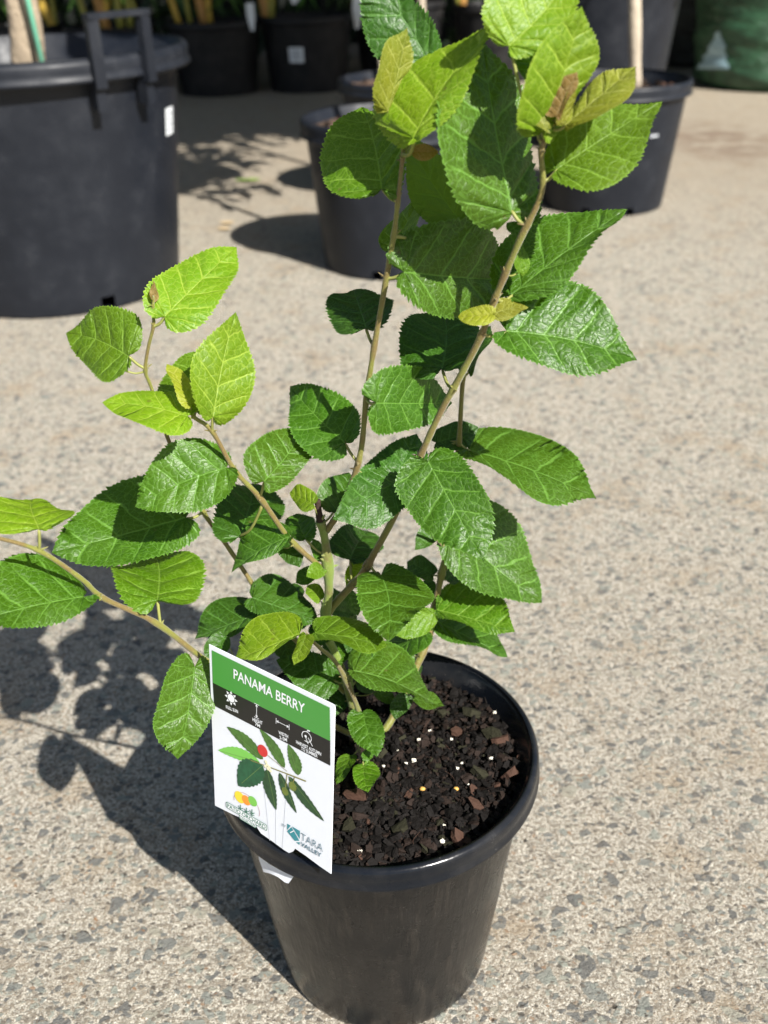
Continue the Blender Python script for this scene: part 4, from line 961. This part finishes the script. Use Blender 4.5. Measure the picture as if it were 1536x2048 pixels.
for k, (x, y, R, H, canes, lab) in enumerate(row):
    tp = bgpot('cane_palm_pot', 'black pot in the shaded back row, %s' % lab, (x, y), R, H, R*.82, .03, .012, m_black, H-.04, group=GR, seg=48)
    bgsoil((x, y), R-.02, H-.045, 'bark potting mix in the back row pot, %s' % lab, 30+k, 90, 3.0)
    if k == 3:
        rr = lambda z, R=R: R*.82+(R-.012-R*.82)*z/H
        aa = ang_y((x, y), rr, 573, .25); ab = ang_y((x, y), rr, 606, .25)
        z1 = at_y(590, 96, y-R)[2]; z0 = at_y(590, 127, y-R)[2]
        sk = patch('sticker', (x, y), rr, aa, ab, z0, z1, m_stk, tp, .003)
        for q in range(3): patch('print', (x, y), rr, aa+(ab-aa)*.2, aa+(ab-aa)*.8, z0+(z1-z0)*(.25+.22*q), z0+(z1-z0)*(.33+.22*q), m_stkt, sk, .005)
    pt = thing('cane_palm', 'canes rising from the back row pot, %s' % lab, 'palm', (x, y, H-.045), 'cane palms in the shaded back row')
    for (pxb, pyb, pxt, r, mi) in canes:
        bs_, d = cane_px(pxb, pyb, pxt, y, H-.05); mb = MB(); n = 26
        off = np.array([x, y, 0])-bs_; off[2] = 0
        if np.linalg.norm(off) > R*.75: bs_ = bs_+off*(1-R*.75/np.linalg.norm(off))*.9
        pts = [bs_+d*1.9*q/(n-1) for q in range(n)]; rad = [r*1.25*(1+.10*(q % 4 == 0)) for q in range(n)]
        mb.tube(pts, rad, 10); mb.build('cane', m_cane[mi], pt)
    # leafy heads above and low suckers behind
    V, Fc = [], []; rs = np.random.RandomState(50+k)
    for f in range(26):
        a = rs.rand()*6.28; el = rs.uniform(-.1, 1.2); b_ = np.array([x, y, rs.uniform(1.3, 2.1)]); L_ = rs.uniform(.7, 1.2)
        for q in range(26):
            t = q/25; p = b_+np.array([math.cos(a)*math.cos(el)*L_*t, math.sin(a)*math.cos(el)*L_*t, math.sin(el)*L_*t-.5*t*t*L_])
            for sgn in (-1, 1):
                sd_ = np.array([-math.sin(a), math.cos(a), -.25])*sgn; e = p+sd_*.28*(1-.5*t)+np.array([math.cos(a), math.sin(a), 0])*.10; wv = np.array([math.cos(a), math.sin(a), 0])*.016
                b1 = len(V); V += [p-wv, (p+e)/2-wv*1.2+(0, 0, .01), e, (p+e)/2+wv*1.2+(0, 0, .01)]; Fc.append((b1, b1+1, b1+2, b1+3))
    for f in range(10):
        p = np.array([x+rs.randn()*.12, y+abs(rs.randn())*.12, H]); e = p+np.array([rs.randn()*.12, rs.randn()*.10, rs.uniform(.1, .5)]); wv = np.array([.012, 0, 0]); b1 = len(V); V += [p-wv*.3, (p+e)/2-wv, e, (p+e)/2+wv]; Fc.append((b1, b1+1, b1+2, b1+3))
    mesh_obj('fronds', V, Fc, m_leafsh, pt, False)
# white plant labels stuck in the back row pots
def label_card(pxc, py0, py1, wpx, y, lab, slant=0):
    p0 = at_y(pxc, py1, y); p1 = at_y(pxc+slant, py0, y); w_ = wpx*y*1.12/F_PX
    mb = MB(); a = p0; b_ = p1; r = np.array([w_/2, 0, 0]); n_ = np.array([0, .002, 0])
    V = [a-r*.35, a+r*.35, (a+b_)/2+r, b_+r*1.0, b_-r*1.0, (a+b_)/2-r]; V2 = [v+n_ for v in V]; N6 = 6
    mb.add(V+V2, [tuple(range(6)), tuple(range(11, 5, -1))]+[(i, i+6, (i+1) % 6+6, (i+1) % 6) for i in range(6)])
    o = mb.build('plant_label', m_stk, smooth=False); props(o, lab, 'plant label'); return o
label_card(505, 6, 62, 13, 5.98, 'white plant label standing among canes in the fourth back row pot', -6)
label_card(714, -20, 58, 18, 6.25, 'white plant label behind the top leaf of the shrub in a back row pot', 4)
label_card(588, -14, 8, 16, 6.15, 'pale plant label high on the canes near the top edge', 4)
# second rank, and a black backdrop added to darken the gaps behind
mb = MB(); n = 60
V = []; Fc = []
for i in range(n+1):
    x = -7+14*i/n; yy = 8.6+.05*math.sin(i*1.7)+.03*math.sin(i*.6)
    V += [(x, yy, -.0), (x, yy+.02, 2.6)]
for i in range(n): Fc.append((2*i, 2*i+2, 2*i+3, 2*i+1))
V2 = [(a, b_+.03, c) for a, b_, c in V]; m0 = len(V)
Fc += [tuple(reversed([q+m0 for q in f])) for f in Fc[:n]]
Fc += [(2*i+1, 2*i+3, 2*i+3+m0, 2*i+1+m0) for i in range(n)]
o = mesh_obj('dark_backdrop', V+V2, Fc, simple('black_backdrop', (.012, .014, .012), .9, .2, .5, 5), None, True); props(o, 'added black backdrop darkening the gaps behind the palm row', 'backdrop')
V, Fc = [], []; rs = np.random.RandomState(91)
for k in range(5200):
    x = rs.uniform(-4.5, 1.7); p = np.array([x, rs.uniform(6.7, 7.9), rs.uniform(.05, 2.6)]); d = rs.randn(3); d[2] -= .3; d /= np.linalg.norm(d); e = np.cross(d, rs.randn(3)); e /= np.linalg.norm(e); s = rs.uniform(.05, .12); b1 = len(V)
    V += [p-d*s, p+e*s*.3, p+d*s, p-e*s*.3]; Fc.append((b1, b1+1, b1+2, b1+3))
o = mesh_obj('undergrowth', V, Fc, m_fold, None, False); props(o, 'dark shaded mass of foliage behind the back row pots', 'foliage', kind='stuff')
# fallen leaves and litter on the paving
m_lit = [simple('litter_green', (.22, .30, .08), .6, .3), simple('litter_tan', (.50, .38, .22), .7, .3)]
for (px, py, s, mi, lab) in [(495, 362, .040, 0, 'pale green fallen leaf on the paving between the tub and the round pots'), (454, 448, .020, 1, 'small tan fallen leaf near the round pot shadow'), (448, 460, .018, 1, 'tiny tan fallen leaf below another near the round pot shadow')]:
    p = at_z(px, py, .004); V = []; n = 10
    for k in range(n):
        a = 2*PI*k/n; V.append((p[0]+s*math.cos(a)*1.2, p[1]+s*.5*math.sin(a)*(1+.3*math.cos(a)), .004+.006*abs(math.sin(a))+.004*math.cos(a*1)**2))
    V.append((p[0], p[1], .004)); o = mesh_obj('fallen_leaf', V, [(k, (k+1) % n, n) for k in range(n)], m_lit[mi], None, True); props(o, lab, 'fallen leaf')
